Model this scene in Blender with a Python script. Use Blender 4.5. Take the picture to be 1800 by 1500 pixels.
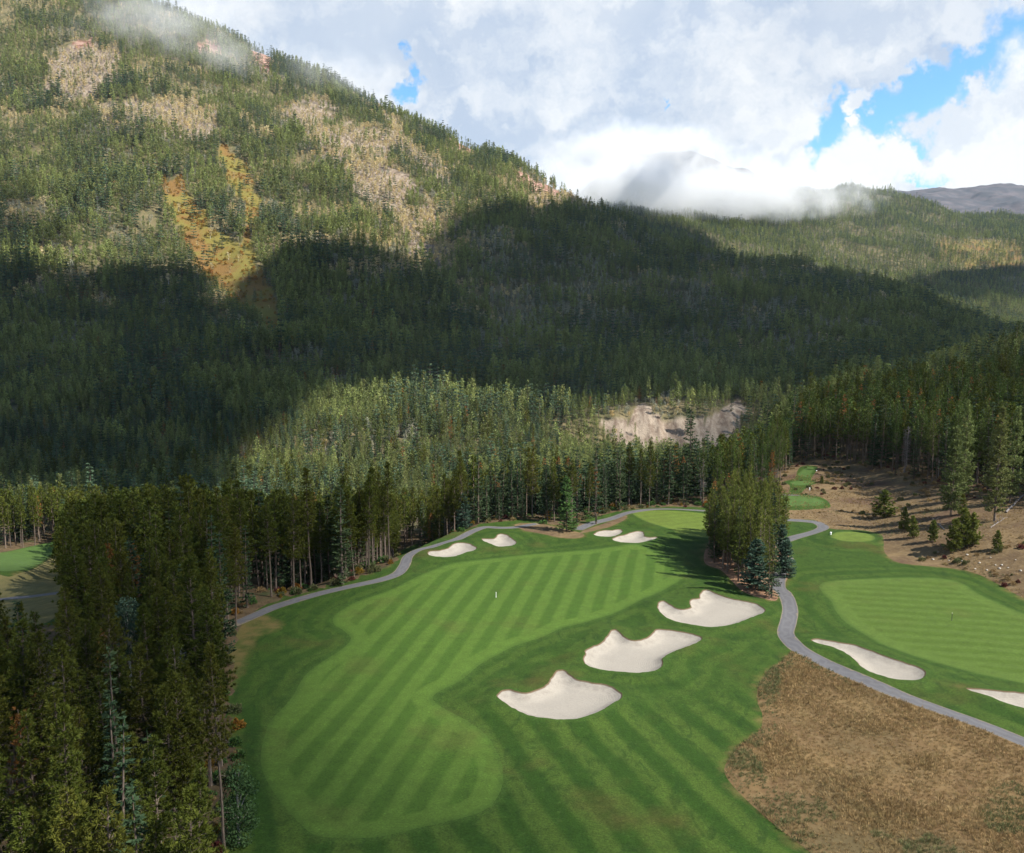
import bpy, math, random
import numpy as np
from mathutils import Vector
from mathutils.geometry import delaunay_2d_cdt

# ------------------------------------------------------------------ camera, sky, sun, exposure
for o in list(bpy.data.objects):
    bpy.data.objects.remove(o)
scene = bpy.context.scene
col = scene.collection
CAM_H, FPX, PITCH = 48.0, 1538.0, math.radians(7.04)
camd = bpy.data.cameras.new('camera')
camd.sensor_width = 36.0
camd.lens = 36.0 * FPX / 1800.0
camd.clip_start, camd.clip_end = 0.5, 60000.0
cam = bpy.data.objects.new('camera', camd)
cam.location = (0, 0, CAM_H)
cam.rotation_euler = (math.pi / 2 - PITCH, 0, 0)
col.objects.link(cam)
scene.camera = cam

SUN_AZ, SUN_EL = math.radians(113), math.radians(46)     # azimuth clockwise from +Y, sun behind the camera to the right
SUN = np.array([math.sin(SUN_AZ) * math.cos(SUN_EL), math.cos(SUN_AZ) * math.cos(SUN_EL), math.sin(SUN_EL)])
sd = bpy.data.lights.new('sun', 'SUN')
sd.energy, sd.angle, sd.color = 5.0, math.radians(0.5), (1.0, 0.95, 0.87)
sun = bpy.data.objects.new('sun', sd)
sun.rotation_euler = Vector(SUN).to_track_quat('Z', 'Y').to_euler()
sun.location = (0, 0, 500)
col.objects.link(sun)

vs = scene.view_settings
vs.view_transform, vs.look, vs.gamma, vs.exposure = 'Standard', 'None', 1.0, 1.25
vs.use_curve_mapping = False
scene.render.engine = 'CYCLES'
cy = scene.cycles
cy.use_denoising = True
cy.max_bounces, cy.diffuse_bounces, cy.glossy_bounces = 14, 2, 1
cy.transmission_bounces, cy.transparent_max_bounces, cy.volume_bounces = 2, 48, 12
cy.caustics_reflective = cy.caustics_refractive = False
cy.use_adaptive_sampling, cy.adaptive_threshold = True, 0.01
cy.sample_clamp_indirect = 3.0


def pix_dir(px, py):
    a, b = (px - 900.0) / FPX, (750.0 - py) / FPX
    c, s = math.cos(PITCH), math.sin(PITCH)
    return a, c + b * s, -s + b * c


# node helpers ---------------------------------------------------------------------------------
def nd(nt, kind, ins=None, **props):
    n = nt.nodes.new(kind)
    for k, v in props.items():
        setattr(n, k, v)
    for k, v in (ins or {}).items():
        s = n.inputs[k]
        if isinstance(v, bpy.types.NodeSocket):
            nt.links.new(v, s)
        else:
            s.default_value = v
    return n


def mth(nt, op, a, b=None, c=None, clamp=False):
    ins = {0: a}
    if b is not None:
        ins[1] = b
    if c is not None:
        ins[2] = c
    return nd(nt, 'ShaderNodeMath', ins, operation=op, use_clamp=clamp).outputs[0]


def vmt(nt, op, a, b=None, out=0):
    ins = {0: a}
    if b is not None:
        ins[1] = b
    return nd(nt, 'ShaderNodeVectorMath', ins, operation=op).outputs[out]


def vscale(nt, a, s):
    return nd(nt, 'ShaderNodeVectorMath', {0: a, 'Scale': s}, operation='SCALE').outputs[0]


def rng_(nt, v, a, b, c=0.0, d=1.0, smooth=True):
    return nd(nt, 'ShaderNodeMapRange', {'Value': v, 'From Min': a, 'From Max': b, 'To Min': c, 'To Max': d},
              interpolation_type='SMOOTHSTEP' if smooth else 'LINEAR').outputs[0]


def rgb(c):
    return (c[0], c[1], c[2], 1.0)


def mixc(nt, f, a, b, blend='MIX'):
    ins = {0: f}
    n = nd(nt, 'ShaderNodeMix', None, data_type='RGBA', blend_type=blend, clamp_factor=True)
    for k, v in ((0, f), (6, a), (7, b)):
        if isinstance(v, bpy.types.NodeSocket):
            nt.links.new(v, n.inputs[k])
        else:
            n.inputs[k].default_value = v if k == 0 else rgb(v)
    return n.outputs[2]


def noise(nt, vec, scale, detail=4.0, rough=0.55, dist=0.0, out=0):
    return nd(nt, 'ShaderNodeTexNoise', {'Vector': vec, 'Scale': scale, 'Detail': detail, 'Roughness': rough,
                                         'Distortion': dist}).outputs[out]


def attr(nt, name):
    return nd(nt, 'ShaderNodeAttribute', attribute_name=name).outputs['Fac']


# ------------------------------------------------------------------ the world: sky with broken cloud
def build_world():
    w = bpy.data.worlds.new('World')
    scene.world = w
    w.use_nodes = True
    nt = w.node_tree
    nt.nodes.clear()
    out = nd(nt, 'ShaderNodeOutputWorld')
    sky = nd(nt, 'ShaderNodeTexSky', sky_type='NISHITA', sun_disc=False, sun_elevation=SUN_EL, sun_rotation=SUN_AZ,
             altitude=900.0, air_density=1.0, dust_density=0.6, ozone_density=2.0)
    skyc = vmt(nt, 'MULTIPLY', sky.outputs[0], (0.055, 0.086, 0.098))
    d = nd(nt, 'ShaderNodeTexCoord').outputs['Generated']
    d = vmt(nt, 'NORMALIZE', d)
    # billowing: push the direction about with fractal noise before looking up any cloud shape
    wv = vmt(nt, 'SUBTRACT', noise(nt, d, 13.0, 6.0, 0.6, 0.0, 1), (0.5, 0.5, 0.5))
    wv2 = vmt(nt, 'SUBTRACT', noise(nt, d, 55.0, 4.0, 0.6, 0.0, 1), (0.5, 0.5, 0.5))
    dw = vmt(nt, 'ADD', d, vscale(nt, wv, 0.13))
    dw = vmt(nt, 'ADD', dw, vscale(nt, wv2, 0.035))

    def discs(lst, soft):
        acc = None
        for px, py, r in lst:
            v = np.array(pix_dir(px, py))
            v = v / np.linalg.norm(v)
            dist = vmt(nt, 'DISTANCE', dw, tuple(v), out=1)
            rr = r / FPX
            m = rng_(nt, dist, rr * (1 + soft), rr * (1 - soft))
            acc = m if acc is None else mth(nt, 'MAXIMUM', acc, m)
        return acc
    gaps = discs([(1470, 225, 44), (1450, 262, 34), (1500, 190, 36), (1555, 205, 34), (1600, 195, 44), (1640, 165, 40), (1600, 160, 30),
                  (1690, 118, 36), (1735, 112, 38), (1785, 95, 42), (1840, 75, 60), (1600, 245, 26), (1540, 262, 24),
                  (1580, 318, 24), (1620, 312, 26), (1670, 316, 20), (697, 142, 27), (1165, 170, 10)], 0.30)
    cum = discs([(1715, 180, 36), (1745, 225, 70), (1690, 250, 56), (1655, 290, 50), (1800, 240, 90), (1880, 190, 110), (1730, 320, 80),
                 (1830, 340, 90), (1525, 178, 28), (1520, 225, 18), (1560, 285, 40), (1500, 300, 50)], 0.26)
    # cloud cover elsewhere in the sky: broken by a slow noise
    slow = noise(nt, vmt(nt, 'MULTIPLY', d, (1.0, 1.0, 2.2)), 2.3, 7.0, 0.55, 0.3)
    zz = nd(nt, 'ShaderNodeSeparateXYZ', {0: d}).outputs[2]      # seen from below the deck is broken; towards the horizon it closes up
    th = rng_(nt, zz, 0.28, 0.75, 0.33, 0.58)
    cover = rng_(nt, mth(nt, 'SUBTRACT', slow, th), 0.0, 0.10)
    cover = mth(nt, 'MULTIPLY', cover, mth(nt, 'SUBTRACT', 1.0, gaps))
    cover = mth(nt, 'MAXIMUM', cover, cum)
    # shading of the cloud: difference of the noise towards the sun gives lit and shaded flanks
    dz = vmt(nt, 'MULTIPLY', dw, (1.0, 1.0, 1.7))
    n1 = noise(nt, dz, 7.0, 6.0, 0.55)
    n2 = noise(nt, vmt(nt, 'ADD', dz, tuple(SUN * 0.035 + np.array([0, 0, 0.03]))), 7.0, 6.0, 0.55)
    lit = mth(nt, 'ADD', 0.5, mth(nt, 'MULTIPLY', mth(nt, 'SUBTRACT', n1, n2), 4.6), clamp=True)
    big = rng_(nt, noise(nt, dz, 2.6, 3.0, 0.5), 0.35, 0.66)
    lit = mth(nt, 'ADD', mth(nt, 'MULTIPLY', lit, 0.55), mth(nt, 'MULTIPLY', big, 0.45), clamp=True)
    z = nd(nt, 'ShaderNodeSeparateXYZ', {0: d}).outputs[2]
    low = rng_(nt, z, 0.30, 0.10)
    lit = mth(nt, 'ADD', lit, mth(nt, 'MULTIPLY', low, 0.16), clamp=True)
    lit = mth(nt, 'ADD', lit, mth(nt, 'MULTIPLY', cum, 0.36), clamp=True)
    cc = mixc(nt, lit, (0.21, 0.257, 0.332), (0.435, 0.44, 0.443))
    final = mixc(nt, cover, skyc, cc)
    bg = nd(nt, 'ShaderNodeBackground', {'Color': final, 'Strength': 1.0})
    nt.links.new(bg.outputs[0], out.inputs[0])


build_world()


# ------------------------------------------------------------------ noise, terrain shape
def vnoise(x, y, seed=0):
    xi, yi = np.floor(x).astype(np.int64), np.floor(y).astype(np.int64)
    xf, yf = x - xi, y - yi
    u, v = xf * xf * (3 - 2 * xf), yf * yf * (3 - 2 * yf)

    def h(a, b):
        n = (a * 374761393 + b * 668265263 + seed * 1442695041) & 0x7fffffff
        n = ((n ^ (n >> 13)) * 1274126177) & 0x7fffffff
        return ((n ^ (n >> 16)) & 0xffff) / 65535.0
    return (h(xi, yi) * (1 - u) + h(xi + 1, yi) * u) * (1 - v) + (h(xi, yi + 1) * (1 - u) + h(xi + 1, yi + 1) * u) * v


def fbm(x, y, seed=0, octv=4, gain=0.5):
    s, a, t = 0.0, 1.0, 0.0
    for i in range(octv):
        s = s + a * (vnoise(x * 2 ** i + 17.3 * i, y * 2 ** i - 9.1 * i, seed + i) - 0.5)
        t += a
        a *= gain
    return s / t * 2.0


def sstep(a, b, x):
    t = np.clip((x - a) / (b - a), 0, 1)
    return t * t * (3 - 2 * t)


def zpy(Y, py):
    """height that appears at picture row py when it stands Y metres ahead"""
    _, dy, dz = pix_dir(900, py)
    return CAM_H + Y * dz / dy


P = lambda lst: [(Y, (zpy(Y, v[0]) if isinstance(v, tuple) else v)) for Y, v in lst]
PROF = [
    (-2000, [(250, 0), (520, -30), (900, 60), (1700, 450), (2700, 900), (4000, 700), (9500, 500)]),
    (-300, [(250, -25), (340, -34), (430, -42), (520, -48), (600, -46), (750, -34), (880, -10), (1000, (600,)), (1150, (555,)), (1400, (400,)), (1700, (240,)), (2100, (70,)), (2800, (-180,)), (3500, 700), (9500, 500)]),
    (0, [(250, -25), (340, -35), (430, -44), (520, -50), (600, -48), (750, -38), (880, -15), (1000, (612,)), (1150, (560,)), (1400, (420,)), (1700, (275,)), (2100, (110,)), (2750, (-130,)), (3400, 700), (9500, 500)]),
    (300, [(250, -26), (330, -36), (430, -46), (520, -54), (600, -50), (750, -38), (880, -16), (1000, (612,)), (1150, (560,)), (1400, (425,)), (1700, (295,)), (2100, (160,)), (2700, (-12,)), (3400, 620), (9500, 500)]),
    (600, [(250, -22), (320, -36), (420, -48), (520, -55), (560, -57), (620, -49), (850, -29), (950, -8), (1150, (560,)), (1400, (455,)), (1700, (340,)), (2100, (235,)), (2600, (142,)), (3300, 480), (9500, 450)]),
    (900, [(250, -12), (310, -28), (420, -44), (520, -55), (580, -60), (640, -52), (850, -33), (950, -12), (1150, (585,)), (1400, (490,)), (1700, (398,)), (2000, (330,)), (2400, (279,)), (3000, 330), (9500, 400)]),
    (1050, [(250, -9), (300, -22), (400, -40), (520, -50), (640, -64), (690, -66), (705, -60), (735, -30), (900, (665,)), (1150, (603,)), (1400, (517,)), (1700, (440,)), (2000, (398,)), (2300, (374,)), (2650, 210), (3300, (405,)), (4500, (310,)), (5500, (318,)), (7500, (292,)), (9500, 1000)]),
    (1200, [(250, -8), (300, -20), (390, -38), (520, -48), (640, -66), (692, -68), (706, (792,)), (738, (716,)), (900, (668,)), (1150, (606,)), (1500, (503,)), (2200, (428,)), (2550, 130), (2800, (450,)), (3300, (402,)), (4500, (335,)), (5500, (342,)), (7500, (254,)), (9500, 1000)]),
    (1290, [(250, -2), (300, -14), (400, -34), (520, -45), (640, -66), (692, -68), (706, (785,)), (738, (712,)), (900, (672,)), (1150, (612,)), (1500, (515,)), (2200, (449,)), (2550, 100), (2800, (465,)), (3300, (415,)), (4500, (345,)), (5500, (352,)), (7500, (296,)), (9500, 900)]),
    (1400, [(250, 3), (300, 3), (380, -1), (450, -6), (560, -28), (660, -55), (720, -55), (760, -40), (900, (675,)), (1150, (618,)), (1500, (532,)), (2200, (474,)), (2550, 80), (2800, (492,)), (3300, (432,)), (4500, (345,)), (5500, (360,)), (7500, (330,)), (9500, 900)]),
    (1490, [(250, 5), (350, 9), (470, (706,)), (600, -15), (700, -40), (900, (680,)), (1150, (628,)), (1500, (550,)), (2250, (488,)), (2600, 80), (2850, (505,)), (3300, (446,)), (3900, (388,)), (4500, (328,)), (5500, (350,)), (8000, (345,)), (9500, 900)]),
    (1600, [(250, 8), (350, 12), (480, (680,)), (560, 5), (680, -20), (900, (670,)), (1500, (580,)), (2300, (516,)), (2650, 60), (2900, (512,)), (3300, (456,)), (3900, (404,)), (4500, (356,)), (5500, (378,)), (8000, (332,)), (9500, 1000)]),
    (1700, [(250, 11), (350, 15), (490, (658,)), (600, 10), (750, -10), (1000, (640,)), (1500, (602,)), (2350, (553,)), (2650, 40), (2900, (516,)), (3300, (462,)), (3900, (410,)), (4500, (384,)), (5500, (400,)), (8000, (322,)), (9500, 1100)]),
    (1800, [(250, 14), (350, 19), (490, (640,)), (600, 18), (750, 0), (1000, (625,)), (1500, (606,)), (2400, (590,)), (2700, 20), (2950, (528,)), (3300, (470,)), (3900, (418,)), (4500, (388,)), (5500, (400,)), (8000, (326,)), (9500, 1100)]),
    (2300, [(250, 22), (350, 34), (490, 60), (700, 50), (1000, 40), (2400, 30), (2950, 130), (4500, 500), (8000, 1100), (9500, 1000)]),
    (4000, [(250, 22), (490, 60), (1000, 120), (2400, 300), (4500, 500), (9500, 800)]),
]
RY = np.exp(np.linspace(math.log(240.0), math.log(9500.0), 620))
RU = np.linspace(-1.7, 1.7, 860)
_pc = np.array([(p[0] - 900) / FPX for p in PROF])
_pz = np.stack([np.interp(RY, *zip(*P(p[1]))) for p in PROF])
_ZT = np.stack([np.interp(RU, _pc, _pz[:, j]) for j in range(len(RY))], 1)


def _smooth(a, sig, axis):
    r = int(3 * sig) + 1
    k = np.exp(-0.5 * (np.arange(-r, r + 1) / sig) ** 2)
    k /= k.sum()
    pad = [(0, 0), (0, 0)]
    pad[axis] = (r, r)
    b = np.pad(a, pad, mode='edge')
    return np.apply_along_axis(lambda v: np.convolve(v, k, 'valid'), axis, b)


_ZT = _smooth(_smooth(_ZT, 6.0, 0), 1.6, 1)
_X = RU[:, None] * RY[None, :]
_Yg = np.broadcast_to(RY[None, :], _X.shape)
_amp = np.clip((_Yg - 780) / 700, 0, 1) * (1 + np.clip((_Yg - 2600) / 1500, 0, 1.4))
_rid = 1 - 2 * np.abs(fbm(_X / 330 + _Yg / 900, _Yg / 520 - _X / 1400, 5, 4))
_ZT = _ZT + _amp * (20 * fbm(_X / 240, _Yg / 240, 11, 4) + 17 * (_rid - 0.7)) + np.clip((_Yg - 300) / 250, 0, 1) * 2.5 * fbm(_X / 60, _Yg / 60, 23, 3)


def far_z(X, Y):
    Yc = np.clip(Y, 240.5, 9490)
    u = np.clip(X / Yc, -1.69, 1.69)
    fu = (u + 1.7) / 3.4 * (len(RU) - 1)
    fy = np.log(Yc / 240.0) / math.log(9500.0 / 240.0) * (len(RY) - 1)
    i, j = np.clip(fu.astype(int), 0, len(RU) - 2), np.clip(fy.astype(int), 0, len(RY) - 2)
    a, b = fu - i, fy - j
    return (_ZT[i, j] * (1 - a) + _ZT[i + 1, j] * a) * (1 - b) + (_ZT[i, j + 1] * (1 - a) + _ZT[i + 1, j + 1] * a) * b


FOOT_Y = [60, 110, 150, 158, 168, 176, 190, 205, 230, 300]
FOOT_X = [96, 92, 88.5, 87, 84, 78, 80, 86, 96, 110]


def near_z(X, Y):
    d = X - np.interp(Y, FOOT_Y, FOOT_X)
    bank = 0.27 * np.maximum(d, 0) ** 1.02
    bank = 17 * (1 - np.exp(-bank / 17))
    roll = 0.55 * fbm(X / 38, Y / 38, 3, 3)
    back = np.interp(X, [-400, -140, -100, -60, -41, -22, -6, 18, 40, 73, 400], [230, 205, 185, 158, 142, 168, 203, 209, 224, 242, 260])
    drop = -0.30 * np.maximum(Y - back - 7, 0) * sstep(82, 60, X)
    dip = -14 * sstep(-48, -120, X) * sstep(95, 190, Y)
    return bank + roll + np.maximum(drop + dip, -60)


def H(X, Y):
    X, Y = np.asarray(X, float), np.asarray(Y, float)
    t = sstep(245, 335, Y)
    z = near_z(X, Y) * (1 - t) + far_z(X, Y) * t
    # erosion channels in the river cut bank
    w = sstep(692, 712, Y) * sstep(765, 738, Y) * sstep(60, 100, X) * sstep(215, 185, X)
    return z - w * 7.0 * np.abs(fbm(X / 13, Y / 60, 51, 3)) - w * 2.0 * fbm(X / 30, Y / 30, 6, 2)


_MY = np.exp(np.linspace(math.log(40.0), math.log(9400.0), 1500))


def at(px, py):
    """world points of picture positions on the ground"""
    px, py = np.atleast_1d(np.asarray(px, float)), np.atleast_1d(np.asarray(py, float))
    dx, dy, dz = pix_dir(px, py)
    X = (dx / dy)[:, None] * _MY[None]
    Zr = CAM_H + (dz / dy)[:, None] * _MY[None]
    below = Zr < H(X, np.broadcast_to(_MY[None], X.shape))
    i = np.argmax(below, 1)
    i = np.clip(i, 1, len(_MY) - 1)
    k = np.arange(len(i))
    g = Zr - H(X, np.broadcast_to(_MY[None], X.shape))
    a, b = g[k, i - 1], g[k, i]
    t = np.clip(a / np.maximum(a - b, 1e-6), 0, 1)
    Y = _MY[i - 1] * (1 - t) + _MY[i] * t
    return np.stack([(dx / dy) * Y, Y], 1)


def project(X, Y, Z):
    c, s = math.cos(PITCH), math.sin(PITCH)
    z = Z - CAM_H
    f = Y * c - z * s
    up = Y * s + z * c
    return 900 + FPX * X / f, 750 - FPX * up / f


def inside(px, py, poly):
    r = np.zeros(len(px), bool)
    n = len(poly)
    for i in range(n):
        x1, y1 = poly[i]
        x2, y2 = poly[(i + 1) % n]
        if y1 == y2:
            continue
        c = ((y1 > py) != (y2 > py)) & (px < (x2 - x1) * (py - y1) / (y2 - y1) + x1)
        r ^= c
    return r


def seg_dist(pts, poly, closed=True):
    best = np.full(len(pts), 1e9)
    n = len(poly)
    for i in range(n if closed else n - 1):
        a, b = poly[i], poly[(i + 1) % n]
        ab = b - a
        L = max(ab @ ab, 1e-9)
        t = np.clip(((pts - a) @ ab) / L, 0, 1)
        best = np.minimum(best, np.hypot(pts[:, 0] - a[0] - t * ab[0], pts[:, 1] - a[1] - t * ab[1]))
    return best


def spline(pts, step, closed=True):
    pts = np.asarray(pts, float)
    n = len(pts)
    out = []
    for i in range(n if closed else n - 1):
        if closed:
            p0, p1, p2, p3 = pts[i - 1], pts[i], pts[(i + 1) % n], pts[(i + 2) % n]
        else:
            p0, p1, p2, p3 = pts[max(i - 1, 0)], pts[i], pts[i + 1], pts[min(i + 2, n - 1)]
        k = max(1, int(np.linalg.norm(p2 - p1) / step))
        for t in np.arange(k) / k:
            out.append(0.5 * (2 * p1 + (p2 - p0) * t + (2 * p0 - 5 * p1 + 4 * p2 - p3) * t * t + (3 * p1 - p0 - 3 * p2 + p3) * t ** 3))
    if not closed:
        out.append(pts[-1])
    return np.array(out)


# ------------------------------------------------------------------ materials
def new_mat(name):
    m = bpy.data.materials.new(name)
    m.use_nodes = True
    nt = m.node_tree
    nt.nodes.clear()
    return m, nt, nd(nt, 'ShaderNodeOutputMaterial')


def principled(nt, out, c, rough=0.9, spec=0.15, bump=None, bstr=0.3, bdist=0.05):
    ins = {'Roughness': rough, 'Specular IOR Level': spec}
    p = nd(nt, 'ShaderNodeBsdfPrincipled', ins)
    if isinstance(c, bpy.types.NodeSocket):
        nt.links.new(c, p.inputs['Base Color'])
    else:
        p.inputs['Base Color'].default_value = rgb(c)
    if bump is not None:
        b = nd(nt, 'ShaderNodeBump', {'Strength': bstr, 'Distance': bdist, 'Height': bump})
        nt.links.new(b.outputs[0], p.inputs['Normal'])
    nt.links.new(p.outputs[0], out.inputs[0])
    return p


def pos(nt):
    return nd(nt, 'ShaderNodeNewGeometry').outputs['Position']


def leaf_mat(name, dark, light, alt, amount=0.35, trans=0.22, rand_v=0.35, cone=None):
    m, nt, out = new_mat(name)
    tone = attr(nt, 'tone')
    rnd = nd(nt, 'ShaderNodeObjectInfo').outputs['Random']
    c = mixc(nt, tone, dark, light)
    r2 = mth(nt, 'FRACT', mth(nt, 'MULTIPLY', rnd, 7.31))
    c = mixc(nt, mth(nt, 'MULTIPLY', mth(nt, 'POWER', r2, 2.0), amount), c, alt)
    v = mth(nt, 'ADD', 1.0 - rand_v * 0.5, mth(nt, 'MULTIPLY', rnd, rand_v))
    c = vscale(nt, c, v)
    d = nd(nt, 'ShaderNodeBsdfPrincipled', {'Base Color': c, 'Roughness': 0.62, 'Specular IOR Level': 0.06})
    t = nd(nt, 'ShaderNodeBsdfTranslucent', {'Color': c})
    mx = nd(nt, 'ShaderNodeMixShader', {0: trans, 1: d.outputs[0], 2: t.outputs[0]})
    nt.links.new(mx.outputs[0], out.inputs[0])
    return m


def bark_mat(name, a, b):
    m, nt, out = new_mat(name)
    p = nd(nt, 'ShaderNodeTexCoord').outputs['Object']
    n = noise(nt, vmt(nt, 'MULTIPLY', p, (6, 6, 1.2)), 1.5, 5.0, 0.6)
    rnd = nd(nt, 'ShaderNodeObjectInfo').outputs['Random']
    c = mixc(nt, rng_(nt, n, 0.3, 0.7), a, b)
    c = vscale(nt, c, mth(nt, 'ADD', 0.7, mth(nt, 'MULTIPLY', rnd, 0.6)))
    principled(nt, out, c, 0.9, 0.1, n, 0.5, 0.03)
    return m


def stripes(nt, p, direction, period, wob=0.5, sharp=0.25, phase=0.0):
    """mown bands: bent-over grass lying alternately one way and the other"""
    perp = (direction[1], -direction[0], 0.0)
    x = vmt(nt, 'DOT_PRODUCT', p, perp, out=1)
    w = mth(nt, 'MULTIPLY', mth(nt, 'SUBTRACT', noise(nt, p, 0.12, 3.0), 0.5), wob)
    s = mth(nt, 'SINE', mth(nt, 'ADD', mth(nt, 'MULTIPLY', mth(nt, 'ADD', x, w), 2 * math.pi / period), phase))
    return rng_(nt, s, -sharp, sharp)


def grass_common(nt, p, c, dry=(0.115, 0.105, 0.03), dry_amt=0.5, fine=0.35):
    patch = rng_(nt, noise(nt, p, 0.07, 4.0, 0.6), 0.52, 0.74)
    c = mixc(nt, mth(nt, 'MULTIPLY', patch, dry_amt), c, dry)
    f = noise(nt, p, 4.5, 4.0, 0.78)
    f2 = noise(nt, p, 0.6, 4.0, 0.6)
    k = mth(nt, 'ADD', 1.0 - fine, mth(nt, 'MULTIPLY', f, fine * 1.35))
    k = mth(nt, 'MULTIPLY', k, mth(nt, 'ADD', 0.68, mth(nt, 'MULTIPLY', f2, 0.64)))
    # stray pale or dark flecks (clippings, divots)
    v = nd(nt, 'ShaderNodeTexVoronoi', {'Vector': p, 'Scale': 0.9, 'Randomness': 1.0})
    sp = mth(nt, 'MULTIPLY', rng_(nt, v.outputs['Distance'], 0.13, 0.05), 0.3)
    return mixc(nt, sp, vscale(nt, c, k), vscale(nt, c, 1.7)), f


def fairway_mat(name, la, da, direction, period, edge_w, phase=0.0, dry_amt=0.4, sharp=0.3, direct2=None):
    m, nt, out = new_mat(name)
    p = pos(nt)
    s = stripes(nt, p, direction, period, 0.7, sharp, phase)
    e = rng_(nt, attr(nt, 'edge'), edge_w, edge_w + 0.5)
    s = mth(nt, 'MULTIPLY', s, e)
    if direct2:
        s2 = stripes(nt, p, direct2, period * 1.1, 0.6, 0.5)
        s = mth(nt, 'ADD', mth(nt, 'MULTIPLY', s, 0.8), mth(nt, 'MULTIPLY', s2, 0.2), clamp=True)
    c = mixc(nt, s, la, da)
    blend = mth(nt, 'ADD', attr(nt, 'edge'), mth(nt, 'MULTIPLY', mth(nt, 'SUBTRACT', noise(nt, p, 1.1, 4.0, 0.7), 0.5), 1.4))
    c = mixc(nt, mth(nt, 'MULTIPLY', rng_(nt, blend, 0.9, 0.0), 0.55), c, (0.038, 0.078, 0.012))
    c, f = grass_common(nt, p, c, (0.08, 0.082, 0.02), dry_amt, 0.85)
    principled(nt, out, c, 0.85, 0.12, f, 0.5, 0.04)
    return m


def rough_mat():
    m, nt, out = new_mat('rough_grass')
    p = pos(nt)
    big = noise(nt, p, 0.05, 3.0)
    e = attr(nt, 'edge')
    b1 = mth(nt, 'SINE', mth(nt, 'ADD', mth(nt, 'MULTIPLY', e, 2 * math.pi / 3.6), mth(nt, 'MULTIPLY', noise(nt, p, 0.07, 4.0, 0.6), 9.0)))
    b1 = mth(nt, 'ADD', 0.22, mth(nt, 'MULTIPLY', rng_(nt, b1, -0.7, 0.7), mth(nt, 'MULTIPLY', noise(nt, p, 0.09, 3.0, 0.6), 0.95)))
    low0 = rng_(nt, nd(nt, 'ShaderNodeSeparateXYZ', {0: p}).outputs[1], 116.0, 98.0)
    s2 = mth(nt, 'ADD', mth(nt, 'MULTIPLY', stripes(nt, p, (-0.33, 0.944), 4.6, 2.2, 0.7), mth(nt, 'MULTIPLY', low0, 0.9)), mth(nt, 'SUBTRACT', 0.45, mth(nt, 'MULTIPLY', low0, 0.4)))
    near = rng_(nt, e, 5.0, 12.0)
    low = rng_(nt, nd(nt, 'ShaderNodeSeparateXYZ', {0: p}).outputs[1], 112.0, 100.0)
    b = nd(nt, 'ShaderNodeMix', {0: mth(nt, 'MAXIMUM', near, low), 2: b1, 3: s2}).outputs[0]
    c = mixc(nt, b, (0.025, 0.060, 0.008), (0.056, 0.095, 0.015))
    # wispy trailing streaks of longer grass
    q = vmt(nt, 'MULTIPLY', p, (1.0, 0.45, 1.0))
    st = noise(nt, q, 0.55, 6.0, 0.68, 1.2)
    c = mixc(nt, mth(nt, 'MULTIPLY', rng_(nt, st, 0.46, 0.72), 0.8), c, (0.018, 0.045, 0.008))
    st2 = noise(nt, vmt(nt, 'MULTIPLY', p, (0.5, 1.0, 1.0)), 0.8, 6.0, 0.7, 1.6)
    c = mixc(nt, mth(nt, 'MULTIPLY', rng_(nt, st2, 0.54, 0.74), 0.6), c, (0.066, 0.104, 0.022))
    blend = mth(nt, 'ADD', attr(nt, 'edge'), mth(nt, 'MULTIPLY', mth(nt, 'SUBTRACT', noise(nt, p, 1.3, 4.0, 0.7), 0.5), 1.6))
    c = mixc(nt, mth(nt, 'MULTIPLY', rng_(nt, blend, 1.3, 0.0), 0.6), c, (0.05, 0.094, 0.016))
    c, f = grass_common(nt, p, c, (0.075, 0.068, 0.018), 0.75, 1.0)
    # worn, dry fringe towards the trees and the fescue
    dr = attr(nt, 'dry')
    dn = mth(nt, 'ADD', dr, mth(nt, 'MULTIPLY', mth(nt, 'SUBTRACT', noise(nt, p, 0.35, 5.0, 0.6), 0.5), 0.9))
    c = mixc(nt, mth(nt, 'MULTIPLY', rng_(nt, dn, 0.45, 0.95), 0.85), c, (0.125, 0.088, 0.033))
    principled(nt, out, c, 0.9, 0.1, f, 0.8, 0.07)
    return m


def soil_mat(name, a, b, c3, sc=0.5, bstr=0.8, green=None):
    m, nt, out = new_mat(name)
    p = pos(nt)
    n1 = noise(nt, p, sc, 6.0, 0.65, 0.4)
    n2 = noise(nt, p, sc * 7, 5.0, 0.7)
    c = mixc(nt, rng_(nt, n1, 0.32, 0.68), a, b)
    c = mixc(nt, mth(nt, 'MULTIPLY', rng_(nt, n2, 0.45, 0.75), 0.7), c, c3)
    if green:
        c = mixc(nt, mth(nt, 'MULTIPLY', rng_(nt, noise(nt, p, sc * 0.35, 4.0), 0.5, 0.68), 0.7), c, green)
    principled(nt, out, c, 0.95, 0.08, n2, bstr, 0.15)
    return m


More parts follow.
